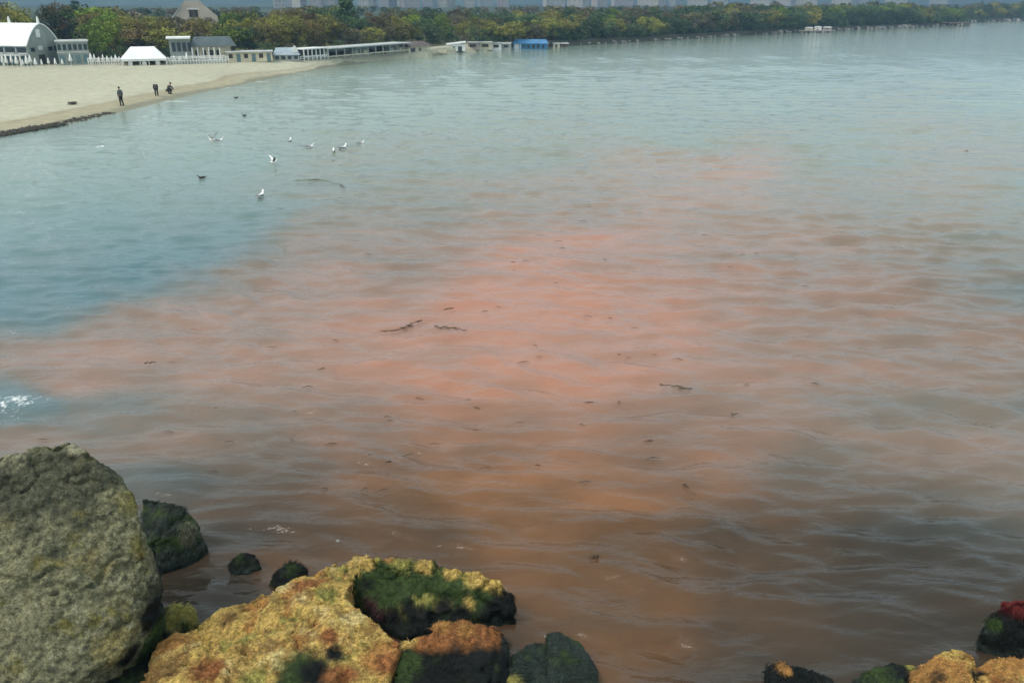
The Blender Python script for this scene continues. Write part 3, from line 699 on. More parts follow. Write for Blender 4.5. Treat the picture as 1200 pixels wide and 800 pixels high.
# wood between the shore trees and the town, one mass
wv, wl_ = [], []; r_ = np.random.RandomState(77); src = []
for kd in ('olive', 'brown', 'dark'):
    me_, tm_ = leaf_crown(kd, 900 + len(src), 420); nv_ = len(me_.vertices)
    c_ = np.zeros(nv_*3, np.float32); me_.vertices.foreach_get('co', c_); c_ = c_.reshape(-1, 4, 3)
    ctr = c_.mean(1, keepdims=True); c_ = (ctr + (c_ - ctr)*2.4).reshape(-1, 3)
    lf = np.zeros(nv_, np.float32); me_.attributes['leaf'].data.foreach_get('value', lf); src.append((c_, lf)); bpy.data.meshes.remove(me_); bpy.data.meshes.remove(tm_)
for kd in range(3):
    wv, wl_ = [], []
    for i in range(62):
        px = r_.uniform(90, 1290); th = theta_px(px, 12); rr = float(rc(th)+wb(th)) + 50 + 190*r_.rand(); g = float(height(th, rr))
        zt = zat(px, np.interp(px, tx, ty) + r_.uniform(-2.5, 1.5), rr); h = max(3, zt - g)
        c_, lf = src[(i+kd) % 3]; a_ = r_.rand()*6.28; ca, sa = math.cos(a_), math.sin(a_)
        wf = h*r_.uniform(1.2, 2.4)
        wv.append(np.stack([(c_[:, 0]*ca - c_[:, 1]*sa)*wf + rr*math.sin(th), (c_[:, 0]*sa + c_[:, 1]*ca)*wf + rr*math.cos(th), c_[:, 2]*h + g], 1)); wl_.append(np.clip(lf*.6 + r_.rand()*.4, 0, 1))
    V = np.concatenate(wv); me = np_mesh('far_wood', V, np.arange(len(V)).reshape(-1, 4), False)
    me.attributes.new('leaf', 'FLOAT', 'POINT').data.foreach_set('value', np.concatenate(wl_).astype(np.float32))
    tag(link('far_wood', me, None, [M[['olive', 'brown', 'dark'][kd]]]), ['olive green', 'brown grey', 'dark green'][kd] + ' part of the wood between the shore trees and the town', None, None, 'stuff')
TREES.sort(key=lambda t: t[0])
cnt = {}
for px, kind, row, o, h in TREES:
    land = min(LAND, key=lambda L: abs(L[0]-px))[1]
    k = (kind, row, land); cnt.setdefault(k, []).append(o)
for (kind, row, land), os_ in cnt.items():
    for i, o in enumerate(os_):
        rowt = {'back': 'in the back row', 'middle': 'in the middle row', 'front': 'in the front row'}[row]
        lab = LOOK[kind] + ' ' + land + ' ' + rowt
        if len(os_) > 1: lab = LOOK[kind] + ' ' + land + ' ' + rowt + ', ' + ORD[i] + ' from left'
        if len(lab.split()) > 16: lab = lab.replace(' left of the picture centre right', '').replace(' from left', '')
        tag(o, lab, 'tree', 'trees behind the beach and along the shore')

# ------------------------------------------------------------------ buildings along the beach
def site(px0, px1, py_base, depth_back=0.0):
    """empty at the left front corner facing the view point; returns root, metres per px width, scale function"""
    pm = (px0 + px1)/2
    p, th, rr = ground_hit(pm, py_base)
    o = empty('building', tuple(p), -th)
    d = ray(pm, py_base); sc = rr/math.hypot(d[0], d[1])/1000.0      # metres per pixel
    return o, sc, rr, pm, th
def place(name, px0, px1, py_top, py_base, label, cat='building', group=None):
    pl, pr = py_base if isinstance(py_base, tuple) else (py_base, py_base)
    o, sc, rr, pm, th = site(px0, px1, (pl + pr)/2)
    if pl != pr:        # front runs along the shore
        a_, b_ = ground_hit(px0, pl)[0], ground_hit(px1, pr)[0]
        o.location = ((a_[0]+b_[0])/2, (a_[1]+b_[1])/2, max(a_[2], b_[2])); o.rotation_euler.z = math.atan2(b_[1]-a_[1], b_[0]-a_[0])
        h = zat(pm, py_top, math.hypot(o.location.x, o.location.y)) - o.location.z
        o.name = name; tag(o, label, cat, group)
        return o, math.hypot(b_[0]-a_[0], b_[1]-a_[1]), h, sc, rr
    o.name = name; tag(o, label, cat, group)
    w = (px1 - px0)*sc*math.cos(th)**0.0; h = zat(pm, py_top, rr) - o.location.z
    return o, w*1.0, h, sc, rr
def posts(o, w, y, z1, n, mat, t=.12, name='post', x0=None):
    for i in range(n):
        x = -w/2 + w*(i + .0)/(n-1)
        MB().box(x - t/2, x + t/2, y - t/2, y + t/2, 0, z1).build(name, mat, o)

# 1 arched hall: side wall to the left, gable end to the right
p0, th0, r0 = ground_hit(36, 77)
hall = empty('beach_hall', tuple(p0), math.atan2(-.25, .97))
hall.name = 'beach_hall'
tag(hall, 'long white barrel roofed hall with grey arched gable at the left edge', 'building')
sc0 = r0*1.05/1000
ze = zat(36, 54, r0) - p0[2]; za = zat(48, 27, r0+3) - p0[2]
GW = 5.6; LEN = 17.0
# local x: along the side wall to the left is -x ; local y: gable going back
def arc(yc, hw, zb, zt, n=14):
    return [(yc + hw*(2*k/n - 1), zb + (zt - zb)*(1 - abs(2*k/n - 1)**1.75)) for k in range(n+1)]
A = arc(GW/2, GW/2 + .25, ze, za)
MB().prism([(GW-.05, 0), (.05, 0)] + [(a, b-.12) for a, b in arc(GW/2, GW/2 - .05, ze, za)], -.35, -.05, 'x').build('gable_wall', M['grey_wall'], hall)
v = MB(); n = len(A)
inn = [(GW/2 + (a - GW/2)*.97, b - .12) for a, b in A]
v.add([(-LEN, a, b) for a, b in A] + [(0.1, a, b) for a, b in A] + [(-LEN, a, b) for a, b in inn] + [(0.1, a, b) for a, b in inn],
      [(i, i+1, n+i+1, n+i) for i in range(n-1)] + [(2*n+i, 3*n+i, 3*n+i+1, 2*n+i+1) for i in range(n-1)] + [(n+i, n+i+1, 3*n+i+1, 3*n+i) for i in range(n-1)] + [(i, 2*n+i, 2*n+i+1, i+1) for i in range(n-1)])
roof = v.build('roof', M['white_roof'], hall)
for k in range(1, 12):      # standing seams
    q = MB(); xs = -k*LEN/12
    q.add([(xs-.04, a, b+.05) for a, b in A] + [(xs+.04, a, b+.05) for a, b in A], [(i, i+1, n+i+1, n+i) for i in range(n-1)])
    q.build('seam', M['white_roof'], roof)
MB().box(-LEN, -.4, .1, GW-.1, 0, ze-.05).build('wall', M['blue_grey'], hall)
for k in range(9):
    x = -.9 - k*1.8
    wo = MB().box(x-.62, x+.62, .02, .1, ze-.85, ze-.3).build('window', M['dark_glass'], hall)
    MB().box(x-.70, x+.70, -.04, .06, ze-.95, ze-.86).build('sill', M['white'], wo)
    MB().box(x-.95, x-.83, -.06, .1, 0, ze-.1).build('pilaster', M['pale_grey'], hall)
MB().box(-LEN, .1, -1.5, .02, ze-1.15, ze-1.02).build('canopy', M['pale_grey'], hall)
for k in range(7): MB().box(-k*2.6-.2, -k*2.6-.05, -1.45, -1.3, 0, ze-1.15).build('canopy_post', M['white'], hall)
w1 = MB().box(-.06, .02, GW/2-.9, GW/2-.25, za-1.7, za-.75).build('window', M['white'], hall)
MB().box(-.05, .03, GW/2-.9, GW/2-.25, ze-.6, ze-.1).build('window', M['white'], hall)
d = MB().box(-.05, .04, GW/2-1.1, GW/2-.1, 0, 1.2).build('door', M['dark_open'], hall)
for k, y_ in enumerate((.6, 3.6, 4.6)): MB().box(-.05, .03, y_, y_+.6, ze-.75, ze-.25).build('window', M['dark_glass'], hall)
for xs in (-.15, -4.6): MB().tube([(xs, GW/2, za-.1), (xs, GW/2, za+.45), (xs, GW/2, za+.8)], [.17, .15, .05], 8).build('roof_vent', M['white'], hall)
# annex
o, w, h, sc, rr = place('annex_building', 72, 105, 48, 76.5, 'grey flat roofed two storey annex right of the arched hall')
MB().box(-w/2, w/2, 0, 5, 0, h-.15).build('wall', M['grey_wall'], o)
MB().box(-w/2-.12, w/2+.12, -.15, 5.1, h-.15, h).build('roof', M['pale_grey'], o)
MB().box(-w/2-.05, w/2+.05, -.08, 0, h*.50, h*.56).build('ledge', M['pale_grey'], o)
for k in range(6):
    x = -w/2 + w*(k+.5)/6; MB().box(x-.2, x+.2, -.03, .05, h*.62, h*.86).build('window', M['dark_glass'], o)
for k in range(4):
    x = -w/2 + w*(k+.5)/4; MB().box(x-.3, x+.3, -.03, .05, h*.08, h*.42).build('window', M['blue_grey'], o)
# marquee
o, w, h, sc, rr = place('marquee', 145, 195, 56, 77, 'white hip roofed marquee standing on the back of the beach', 'marquee')
ez = h*.36
MB().hip(-w/2, w/2, 0, 5.4, ez, h, w*.24, 2.4).build('roof', M['white_roof'], o)
MB().box(-w/2+.05, w/2-.05, .05, .1, ez-.25, ez-.02).build('valance', M['white'], o)
posts(o, w-.2, .15, ez, 6, M['white'], .1, 'pole')
MB().box(-w/2+.3, w/2-.3, 5.0, 5.1, 0, ez).build('back_wall', M['dark_open'], o)
for k in range(3):
    x = -w*.36 + k*w*.3; MB().box(x, x+w*.1, .3, .36, 0, ez-.3).build('side_curtain', M['white'], o)
# grey green restaurant
o, w, h, sc, rr = place('beach_restaurant', 203, 264, 44, 74, 'grey green beach restaurant with thin flat white roof slab and terrace')
MB().box(-w/2, -w*.12, .8, 5, 0, h-.2).build('wall', M['grey_wall'], o)
MB().box(-w/2-.3, -w*.12+.1, 0, 5.2, h-.18, h).build('roof', M['white'], o)
MB().hip(-w*.14, w/2+1.6, 1.2, 6, h*.62, h*.98, w*.10, 1.6).build('side_roof', M['teal_roof'], o)
MB().box(-w*.12, w/2+.8, 1.8, 5.5, 0, h*.62).build('side_wall', M['cream'], o)
for k in range(4):
    x = -w/2 + .3 + k*.66; MB().box(x, x+.45, .74, .82, h*.45, h*.8).build('window', M['dark_glass'], o)
MB().box(-w/2, w/2, -1.0, .8, 0, .35).build('terrace', M['pale_grey'], o)
rl = MB().box(-w/2, w/2, -1.0, -.94, .85, .95).build('railing', M['white'], o)
for k in range(14):
    x = -w/2 + w*k/13; MB().box(x-.035, x+.035, -1.0, -.94, .35, .85).build('baluster', M['white'], rl)
for k in range(6):
    x = -w*.1 + k*w*.1; MB().box(x-.07, x+.07, .3, .44, 0, h*.6).build('column', M['white'], o)
for k in range(4):
    x = -w*.05 + k*w*.13; MB().box(x, x+.5, 1.74, 1.84, .7, 1.5).build('window', M['dark_open'], o)
# low cream wall block
o, w, h, sc, rr = place('changing_rooms', 268, 319, 60.5, 73, 'long low cream building with flat pale roof right of the restaurant')
MB().box(-w/2, w/2, 0, 3.2, 0, h-.12).build('wall', M['cream'], o)
MB().box(-w/2-.15, w/2+.15, -.3, 3.3, h-.12, h).build('roof', M['pale_grey'], o)
for k in range(6):
    x = -w/2 + w*(k+.5)/6; MB().box(x-.26, x+.26, -.03, .05, .05 if k % 2 else .5, h*.78).build('door' if k % 2 else 'window', M['blue_grey' if k % 2 else 'dark_open'], o)
# slate roofed house
o, w, h, sc, rr = place('beach_house', 321, 352, 56, 72, 'small house with slate blue gabled roof and white dormer')
MB().box(-w/2+.15, w/2-.15, .2, 3.6, 0, h*.45).build('wall', M['pale_grey'], o)
MB().hip(-w/2, w/2, 0, 3.8, h*.45, h*.95, w*.12, 1.5).build('roof', M['slate'], o)
MB().prism([(w*.22, h*.6), (w*.42, h*.6), (w*.42, h*.9), (w*.32, h*1.12), (w*.22, h*.9)], .4, 1.4).build('dormer', M['white'], o)
for k in range(4):
    x = -w/2 + w*(k+.6)/4.3; MB().box(x-.25, x+.25, .12, .22, .25, h*.38).build('window', M['dark_glass'], o)
# framed cabin
o, w, h, sc, rr = place('framed_cabin', 357, 386, 56.5, (71.5, 70.2), 'small cabin of white posts and dark openings beside the long pavilion')
MB().box(-w/2+.1, w/2-.1, .6, 2.6, 0, h-.12).build('wall', M['dark_open'], o)
MB().box(-w/2, w/2, 0, 2.8, h-.14, h).build('roof', M['white'], o)
posts(o, w-.15, .1, h-.14, 7, M['white'], .13)
MB().box(-w/2, w/2, .02, .1, .45, .58).build('rail', M['white'], o)
# long white roofed pavilion
o, w, h, sc, rr = place('long_pavilion', 384, 482, 53, (70.5, 65.8), 'long open pavilion under a thin white roof with dark bays')
MB().box(-w/2, w/2, -.3, 3.6, h-.16, h).build('roof', M['pale_grey'], o)
MB().box(-w/2+.2, w/2-.2, 2.2, 3.4, 0, h-.22).build('back_wall', M['pale_grey'], o)
posts(o, w-.3, 0, h-.16, 12, M['pale_grey'], .12)
for k in range(9):
    x = -w/2 + w*(k+.5)/9; MB().box(x-.55, x+.4, 1.1, 2.2, 0, h*(.55 if k % 3 else .72)).build('stall_counter', M[['cream','dark_open','brown_roof','pale_grey'][k % 4]], o)
MB().box(-w/2+.3, w/2-.3, -.02, .06, .35, .5).build('low_wall', M['cream'], o)
# brown roofed hut
o, w, h, sc, rr = place('beach_hut', 480, 507, 49, (65.4, 64.2), 'hut with dark brown pitched roof between the pavilion and white hut')
MB().box(-w/2+.2, w/2-.2, .3, 2.8, 0, h*.62).build('wall', M['cream'], o)
MB().hip(-w/2, w/2, 0, 3.2, h*.62, h, w*.1, 1.3).build('roof', M['brown_roof'], o)
MB().box(-.3, .4, .24, .32, 0, h*.5).build('door', M['wood'], o)
MB().box(-w*.4, -w*.2, .24, .32, h*.2, h*.5).build('window', M['dark_open'], o)
# low fence wall
o, w, h, sc, rr = place('low_wall', 507, 523, 56.5, 63, 'short cream garden wall between two beach huts', 'wall')
MB().box(-w/2, w/2, 0, .3, 0, h-.08).build('wall_face', M['cream'], o); MB().box(-w/2, w/2, -.04, .34, h-.08, h).build('coping', M['pale_grey'], o)
# white hut
o, w, h, sc, rr = place('beach_hut', 523, 546, 49, 61.5, 'little white hut with sloping roof at the end of the sand')
MB().box(-w/2+.15, w/2-.1, .2, 2.4, 0, h*.75).build('wall', M['white'], o)
MB().prism([(-w/2, h*.62), (w/2, h*.86), (w/2, h), (-w/2, h*.76)], 0, 2.6).build('roof', M['white_roof'], o)
MB().box(-w*.3, -w*.05, .14, .22, h*.2, h*.5).build('window', M['blue_grey'], o); MB().box(w*.1, w*.3, .14, .22, 0, h*.5).build('door', M['dark_glass'], o)
# kiosks
for i, (a, b_, t, mat, lab) in enumerate([(548,562,49.5,'city_c','pinkish kiosk, leftmost of the row before the blue pavilion'), (562,577,49,'cream','cream kiosk with dark hatch, second in the kiosk row'),
                                   (576,588,50,'white','white kiosk, third in the row before the blue pavilion'), (588,599,50.5,'pale_grey','narrow grey kiosk next to the blue pavilion')]):
    o, w, h, sc, rr = place('kiosk', a, b_, t, 60 - i*.4, lab, 'kiosk', 'kiosks in a row by the blue pavilion')
    MB().box(-w/2+.05, w/2-.05, .1, 2.2, 0, h-.15).build('wall', M[mat], o)
    MB().box(-w/2, w/2, -.2, 2.3, h-.15, h).build('roof', M['white' if i % 2 else 'pale_grey'], o)
    MB().box(-w*.3, w*.2, .04, .12, h*.35, h*.7).build('hatch', M['dark_open'], o)
# blue pavilion
o, w, h, sc, rr = place('blue_pavilion', 600, 643, 47, 58, 'bright blue waterside pavilion with pale left end', 'pavilion')
MB().hip(-w/2, w/2, 0, 5, h*.6, h, w*.08, 1.8).build('roof', M['blue_roof'], o)
MB().box(-w*.46, -w*.26, .3, 4.6, 0, h*.6).build('side_wall', M['white'], o)
MB().box(-w*.26, w*.44, .5, 4.6, 0, h*.6).build('wall', M['blue_wall'], o)
for k in range(5):
    x = -w*.2 + k*w*.125; MB().box(x, x+w*.07, .42, .52, h*.12, h*.42).build('window', M['dark_glass'], o)
posts(o, w*.9, .12, h*.6, 7, M['blue_wall'], .14)
for a, b_, t, bs, mat, lab in [(648,656,50.5,55.5,'cream','tiny cream shed right of the blue pavilion'), (657,666,50.5,55.5,'brown_roof','tiny brown shed second right of the blue pavilion'),
                          (943,952,32,38.6,'cream','small cream hut on the left of the stone jetty'), (954,962,31,38.2,'white','small white hut on the middle of the stone jetty'),(964,974,31.5,37.6,'city_c','small pinkish hut on the right of the stone jetty')]:
    o, w, h, sc, rr = place('shed', a, b_, t, bs, lab, 'shed')
    MB().box(-w/2, w/2, 0, 2, 0, h*.8).build('wall', M[mat], o); MB().hip(-w/2-.15, w/2+.15, -.15, 2.15, h*.8, h, w*.2, .7).build('roof', M['pale_grey'], o)
    MB().box(-w*.15, w*.12, -.05, .03, 0, h*.55).build('door', M['dark_open'], o)
# jetties
def jetty(px0, px1, py, hgt, mat, name, label, wdt=3.0):
    a = at(px0, py); b_ = at(px1, py - .3); c = (a + b_)/2; L = math.hypot(*(b_-a)[:2])
    o = empty(name, (c[0], c[1], 0), math.atan2(b_[1]-a[1], b_[0]-a[0])); tag(o, label, 'jetty')
    MB().box(-L/2, L/2, 0, wdt, hgt-.3, hgt).build('deck', M[mat], o)
    for k in range(9):
        x = -L/2 + .3 + (L-.6)*k/8; MB().box(x-.2, x+.2, .2, .6, -1, hgt-.3).build('pile', M[mat], o)
jetty(940, 978, 38.8, .7, 'shore_rock', 'stone_jetty', 'low pale stone jetty with three small huts on the far shore')
jetty(1098, 1136, 31, 1.3, 'wood', 'wooden_pier', 'brown wooden pier at the wooded point near the right edge')

# arched villa above the trees
th = theta_px(226, 10); rr = float(rc(th)+wb(th)) + 50; g = float(height(th, rr))
o = empty('villa', (rr*math.sin(th), rr*math.cos(th), g), -th); tag(o, 'pale villa with sloping gable wings showing above the brown treetops', 'building')
k_ = rr/1000/.93; zt = zat(226, 1, rr) - g
hw = 9*k_; M['villa'] = plain('villa_plaster', (0.50, 0.45, 0.38), 0.85, 0.15, 0.5)
MB().prism([(-2.1*hw, 0), (2.4*hw, 0), (2.4*hw, zt-2.6), (1.0*hw, zt-.5), (.8*hw, zt), (-.8*hw, zt), (-1.0*hw, zt-.6), (-2.1*hw, zt-3.0)], 0, 8).build('wall', M['villa'], o)
MB().box(-.45*hw, .45*hw, -.06, .05, zt-2.8, zt-1.5).build('window', M['dark_open'], o)
MB().box(-.62*hw, .62*hw, -.1, .02, zt-1.5, zt-1.35).build('lintel', M['white'], o)
MB().box(-.05*hw, .05*hw, -.09, .02, zt-2.8, zt-1.5).build('mullion', M['brown_roof'], o)
MB().prism([(-2.2*hw, zt-3.0), (-1.05*hw, zt-.55), (-1.0*hw, zt-.4), (-2.2*hw, zt-2.8)], -.2, 8.2).build('roof', M['white'], o)

# apartment blocks far behind the trees
blocks = [(322,334,650,22,'a'),(336,350,720,26,'b'),(352,360,700,20,'a'),(362,376,680,27,'c'),(377,391,740,24,'a'),(393,401,700,20,'b'),(420,432,620,30,'a'),(434,441,640,34,'c'),(443,456,700,25,'b'),(458,470,760,24,'a'),(473,492,690,23,'c'),
          (495,507,750,21,'b'),(512,524,700,24,'a'),(545,556,700,12,'a'),(562,578,780,14,'b'),(583,596,720,12,'c'),(640,662,760,14,'a'),(664,683,700,11,'a'),(700,712,740,15,'c'),(720,742,820,18,'c'),
          (746,772,760,14,'a'),(784,792,800,13,'b'),(806,828,760,13,'a'),(834,852,860,16,'b'),(880,902,900,16,'a'),(908,926,860,15,'c'),(930,955,900,17,'a'),(975,996,950,18,'a'),(1000,1016,960,17,'b'),(1044,1062,1000,17,'a'),(1090,1108,1020,17,'b')]
cname = {'a': 'beige', 'b': 'grey', 'c': 'pinkish'}
cc = {}
for i, (a_, b_, rr, hh, mt_) in enumerate(blocks):
    pm = (a_+b_)/2; th = theta_px(pm, 5); g = float(height(th, rr)); w = (b_-a_)*rr/1000*.95
    o = empty('apartment_block', (rr*math.sin(th), rr*math.cos(th), g), -th + rng.uniform(-.5, .5))
    land = min(LAND, key=lambda L: abs(L[0]-pm))[1]
    lab = f'far {cname[mt_]} apartment block above the trees {land}'.replace(' left of the picture centre right', '')
    cc.setdefault(lab, []).append(o)
    MB().box(-w/2, w/2, 0, 14, 0, hh).build('wall', M['city_'+mt_], o)
    MB().box(-w/2-.3, w/2+.3, -.3, 14.3, hh, hh+.8).build('roof', M['pale_grey'], o)
    MB().box(-w*.2, w*.1, 4, 8, hh+.8, hh+3).build('lift_house', M['city_b'], o)
    nx = max(3, int(w/3.2))
    for f in range(int(hh//3)):
        if 3*f + g < 2: continue
        for k in range(nx):
            x = -w/2 + w*(k+.5)/nx
            if 2.0 < g + 3*f + 2 < 22:
                MB().box(x-.7, x+.7, -.08, .05, 3*f+1, 3*f+2.4).build('window', M['far_glass'], o)
for lab, os_ in cc.items():
    os_.sort(key=lambda q: q.location.x)
    for i, o in enumerate(os_):
        tag(o, lab + ((', ' + ORD[i] + ' from left') if len(os_) > 1 and len(lab.split()) < 14 else (', the ' + ORD[i]) if len(os_) > 1 else ''), 'building', 'apartment blocks beyond the park')

# ------------------------------------------------------------------ small things at the back of the beach
def parasol_proto():
    o = empty('folded_parasol', (0, 0, 0))
    MB().tube([(0,0,0),(0,0,1.9)], [.03,.03], 6).build('pole', M['white'], o)
    MB().tube([(0,0,.75),(0,0,1.0),(0,0,1.5),(0,0,2.0)], [.20,.22,.13,.03], 8).build('canopy', M['white'], o, True)
    return o
par = parasol_proto(); used = False
for i, (px, py) in enumerate([(4,79),(9,80),(15,79),(21,81),(28,80),(33,81),(37,79),(43,81),(50,80),(58,79),(66,80),(74,79),(84,78),(108,77),(112,76.5),(117,77),(122,76.5),(127,77),(132,76.5),(137,77),(141,76.5),(198,76),(205,75.6),(212,75.8),(220,75.5)]):
    c = par if i == 0 else copy_tree(par)
    p, th, rr = ground_hit(px, py); c.location = p; c.rotation_euler.z = rng.uniform(0, 6)
    s = rng.uniform(.45, .8); c.scale = (s*rng.uniform(1, 1.5),)*2 + (s,)
    c.location = p
    side = ('before the arched hall' if px < 72 else 'before the hall annex' if px < 100 else 'between the annex and the marquee' if px < 144 else 'before the grey green restaurant')
    tag(c, f'folded white beach parasol standing {side}', 'parasol', 'folded parasols standing ' + side)
def fence(px0, px1, py0, py1, label, n, hgt=.8, name='beach_fence'):
    a, _, _ = ground_hit(px0, py0); b_, _, _ = ground_hit(px1, py1)
    o = empty(name, tuple((a+b_)/2), math.atan2(b_[1]-a[1], b_[0]-a[0])); tag(o, label, 'fence')
    L = math.hypot(*(b_-a)[:2])
    for z in (hgt*.5, hgt*.95): MB().box(-L/2, L/2, -.03, .03, z-.05, z+.05).build('rail', M['white'], o)
    for k in range(n):
        x = -L/2 + L*k/(n-1); MB().box(x-.05, x+.05, -.05, .05, 0, hgt).build('post', M['white'], o)
fence(104, 145, 76, 76, 'low white railing on the sand left of the marquee', 16)
fence(196, 268, 75.8, 74.2, 'low white railing on the sand before the restaurant', 22)
fence(352, 384, 71, 70, 'short white railing before the framed cabin', 9, .6)

# pale rocks along the far waterline
def pebble(seed):
    bm = bmesh.new(); bmesh.ops.create_icosphere(bm, subdivisions=2, radius=.5)
    r_ = random.Random(seed)
    ax = [Vector((r_.gauss(0,1), r_.gauss(0,1), r_.gauss(0,1))).normalized() for _ in range(9)]
    for v_ in bm.verts:
        for a_ in ax:
            d_ = v_.co.dot(a_)
            if d_ > .34: v_.co -= a_*(d_ - .34)
    me = bpy.data.meshes.new('shore_rock'); bm.to_mesh(me); bm.free(); me.materials.append(M['shore_rock']); return me
peb = [pebble(i) for i in range(5)]
px = 668.0
while px < 1215:
    if not (938 < px < 980):
        th = theta_px(px, 40); rr = float(rc(th)) + rng.uniform(-.4, 1.8)
        o = bpy.data.objects.new('shore_rock', rng.choice(peb)); COL.objects.link(o)
        s = rng.uniform(.5, 1.5)*(1 if px < 900 else 1.5)
        o.location = (rr*math.sin(th), rr*math.cos(th), .15); o.scale = (s*rng.uniform(1, 2), s, s*rng.uniform(.5, 1.0)); o.rotation_euler = (0, 0, rng.uniform(0, 6))
        side = ('between the blue pavilion and the stone jetty' if px < 940 else 'between the stone jetty and the wooden pier' if px < 1137 else 'on the farthest strip of shore')
        tag(o, f'pale grey rock at the waterline {side}', 'rock', 'rocks at the waterline ' + side)
    px += rng.uniform(3, 7)

# ------------------------------------------------------------------ birds
def loft(stations, n=10):
    """stations: (x, z, half width, half height) along the spine -> one closed surface"""
    mb = MB(); V = []; m_ = len(stations)
    for x, z, w_, h_ in stations:
        for k in range(n):
            a_ = 2*math.pi*k/n; V.append((x, w_*math.cos(a_), z + h_*math.sin(a_)))
    F = [(i*n+k, i*n+(k+1) % n, (i+1)*n+(k+1) % n, (i+1)*n+k) for i in range(m_-1) for k in range(n)]
    F += [tuple(range(n-1, -1, -1)), tuple((m_-1)*n+k for k in range(n))]
    return mb.add(V, F)
def bird(name, px, py, rz, label, dark=False, wings='folded', s=1.0, zoff=0.0, grp='gulls resting on the water'):
    p = at(px, py)
    o = empty(name, (p[0], p[1], zoff), rad(rz)); o.scale = (s, s, s)
    tag(o, label, 'bird', grp)
    bm_, wm = (M['duck'], M['duck']) if dark else (M['gull_white'], M['gull_grey'])
    loft([(-.34,.10,.01,.005),(-.27,.085,.04,.02),(-.17,.05,.085,.065),(-.04,.035,.11,.095),(.08,.045,.10,.095),(.16,.085,.065,.08),(.19,.14,.045,.06),(.205,.19,.042,.05),(.225,.22,.05,.045),(.26,.22,.04,.035),(.285,.215,.012,.012)]).build('body', bm_, o, True)
    loft([(.27,.213,.014,.012),(.31,.21,.010,.010),(.345,.203,.003,.005)], 6).build('beak', M['beak'] if not dark else M['duck'], o, True)
    for sd in (-1, 1):
        if wings == 'folded':
            w_ = loft([(.09,.07,.01,.02),(.02,.075,.022,.055),(-.12,.085,.024,.055),(-.26,.105,.016,.028),(-.40,.125,.003,.006)], 8)
            w_.v = [(x, y + sd*.085*(1 if x > -.2 else .5), z) for x, y, z in w_.v]
        else:
            w_ = MB(); pts = [(0,.05,.12),(.03,.18,.30),(-.03,.36,.40),(-.12,.46,.52)]; ch = [.20,.19,.13,.02]
            V = [];
            for (x, y, z), c_ in zip(pts, ch): V += [(x+c_*.4, sd*y, z), (x-c_*.6, sd*y, z-.01), (x-c_*.6, sd*y, z-.018), (x+c_*.4, sd*y, z-.02)]
            F = [(4*i+k, 4*i+(k+1) % 4, 4*i+4+(k+1) % 4, 4*i+4+k) for i in range(3) for k in range(4)] + [(3,2,1,0),(12,13,14,15)]
            w_.add(V, F)
        w_.build('wing', wm if wings == 'folded' else (M['gull_white'] if sd > 0 else wm), o, True)
    return o
bird('seagull', 306, 231, 80, 'white headed gull floating alone, the nearest of the flock', s=1.25)
bird('seagull', 321, 193, 35, 'gull with both wings raised just above the water', wings='up', s=.85, zoff=.1)
bird('seagull', 340, 166, 90, 'small white gull floating above the one with raised wings', s=1.0)
bird('seagull', 363, 173, 15, 'grey and white gull between the middle ones of the flock', s=1.15)
bird('seagull', 391, 178, 100, 'pale gull resting at the left side of a pair', s=1.0)
bird('seagull', 402, 175, 60, 'gull holding its head high beside a paler gull', s=1.35)
bird('seagull', 423, 169, 30, 'rightmost gull of the resting flock', s=1.0)
bird('seagull', 249, 165, 160, 'left gull of the close pair off the beach', s=1.1, wings='up')
bird('seagull', 257, 166, 20, 'right gull of the close pair off the beach', s=1.2)
bird('duck', 236, 209, 200, 'dark duck low on the water left of the flock', True, s=.75, grp='dark ducks on the water')
bird('duck', 277, 115, 10, 'dark duck nearest to the beach foam', True, s=.75, grp='dark ducks on the water')
bird('duck', 286, 136, 190, 'dark duck between the beach and the gulls', True, s=.75, grp='dark ducks on the water')
bird('duck', 85, 0, 0, 'x', True) if False else None

# ------------------------------------------------------------------ people
def skin_mesh(name, nodes, edges, mat, parent, sub=2):
    """nodes: name -> (co, rx, ry)"""
    keys = list(nodes); me = bpy.data.meshes.new(name)
    me.from_pydata([nodes[k][0] for k in keys], [(keys.index(a_), keys.index(b_)) for a_, b_ in edges], [])
    o = bpy.data.objects.new(name + '_tmp', me); COL.objects.link(o)
    md = o.modifiers.new('skin', 'SKIN')
    layer = me.skin_vertices[0] if me.skin_vertices else None
    if layer is None:
        bpy.context.view_layer.objects.active = o; layer = me.skin_vertices[0]
    for i, k in enumerate(keys):
        layer.data[i].radius = (nodes[k][1], nodes[k][2] if len(nodes[k]) > 2 else nodes[k][1]); layer.data[i].use_root = (i == 0)
    o.modifiers.new('sub', 'SUBSURF').levels = sub
    dg = bpy.context.evaluated_depsgraph_get(); dg.update()
    m2 = bpy.data.meshes.new_from_object(o.evaluated_get(dg)); bpy.data.objects.remove(o)
    for p_ in m2.polygons: p_.use_smooth = True
    m2.materials.clear()
    m2.name = name
    return link(name, m2, parent, [mat])
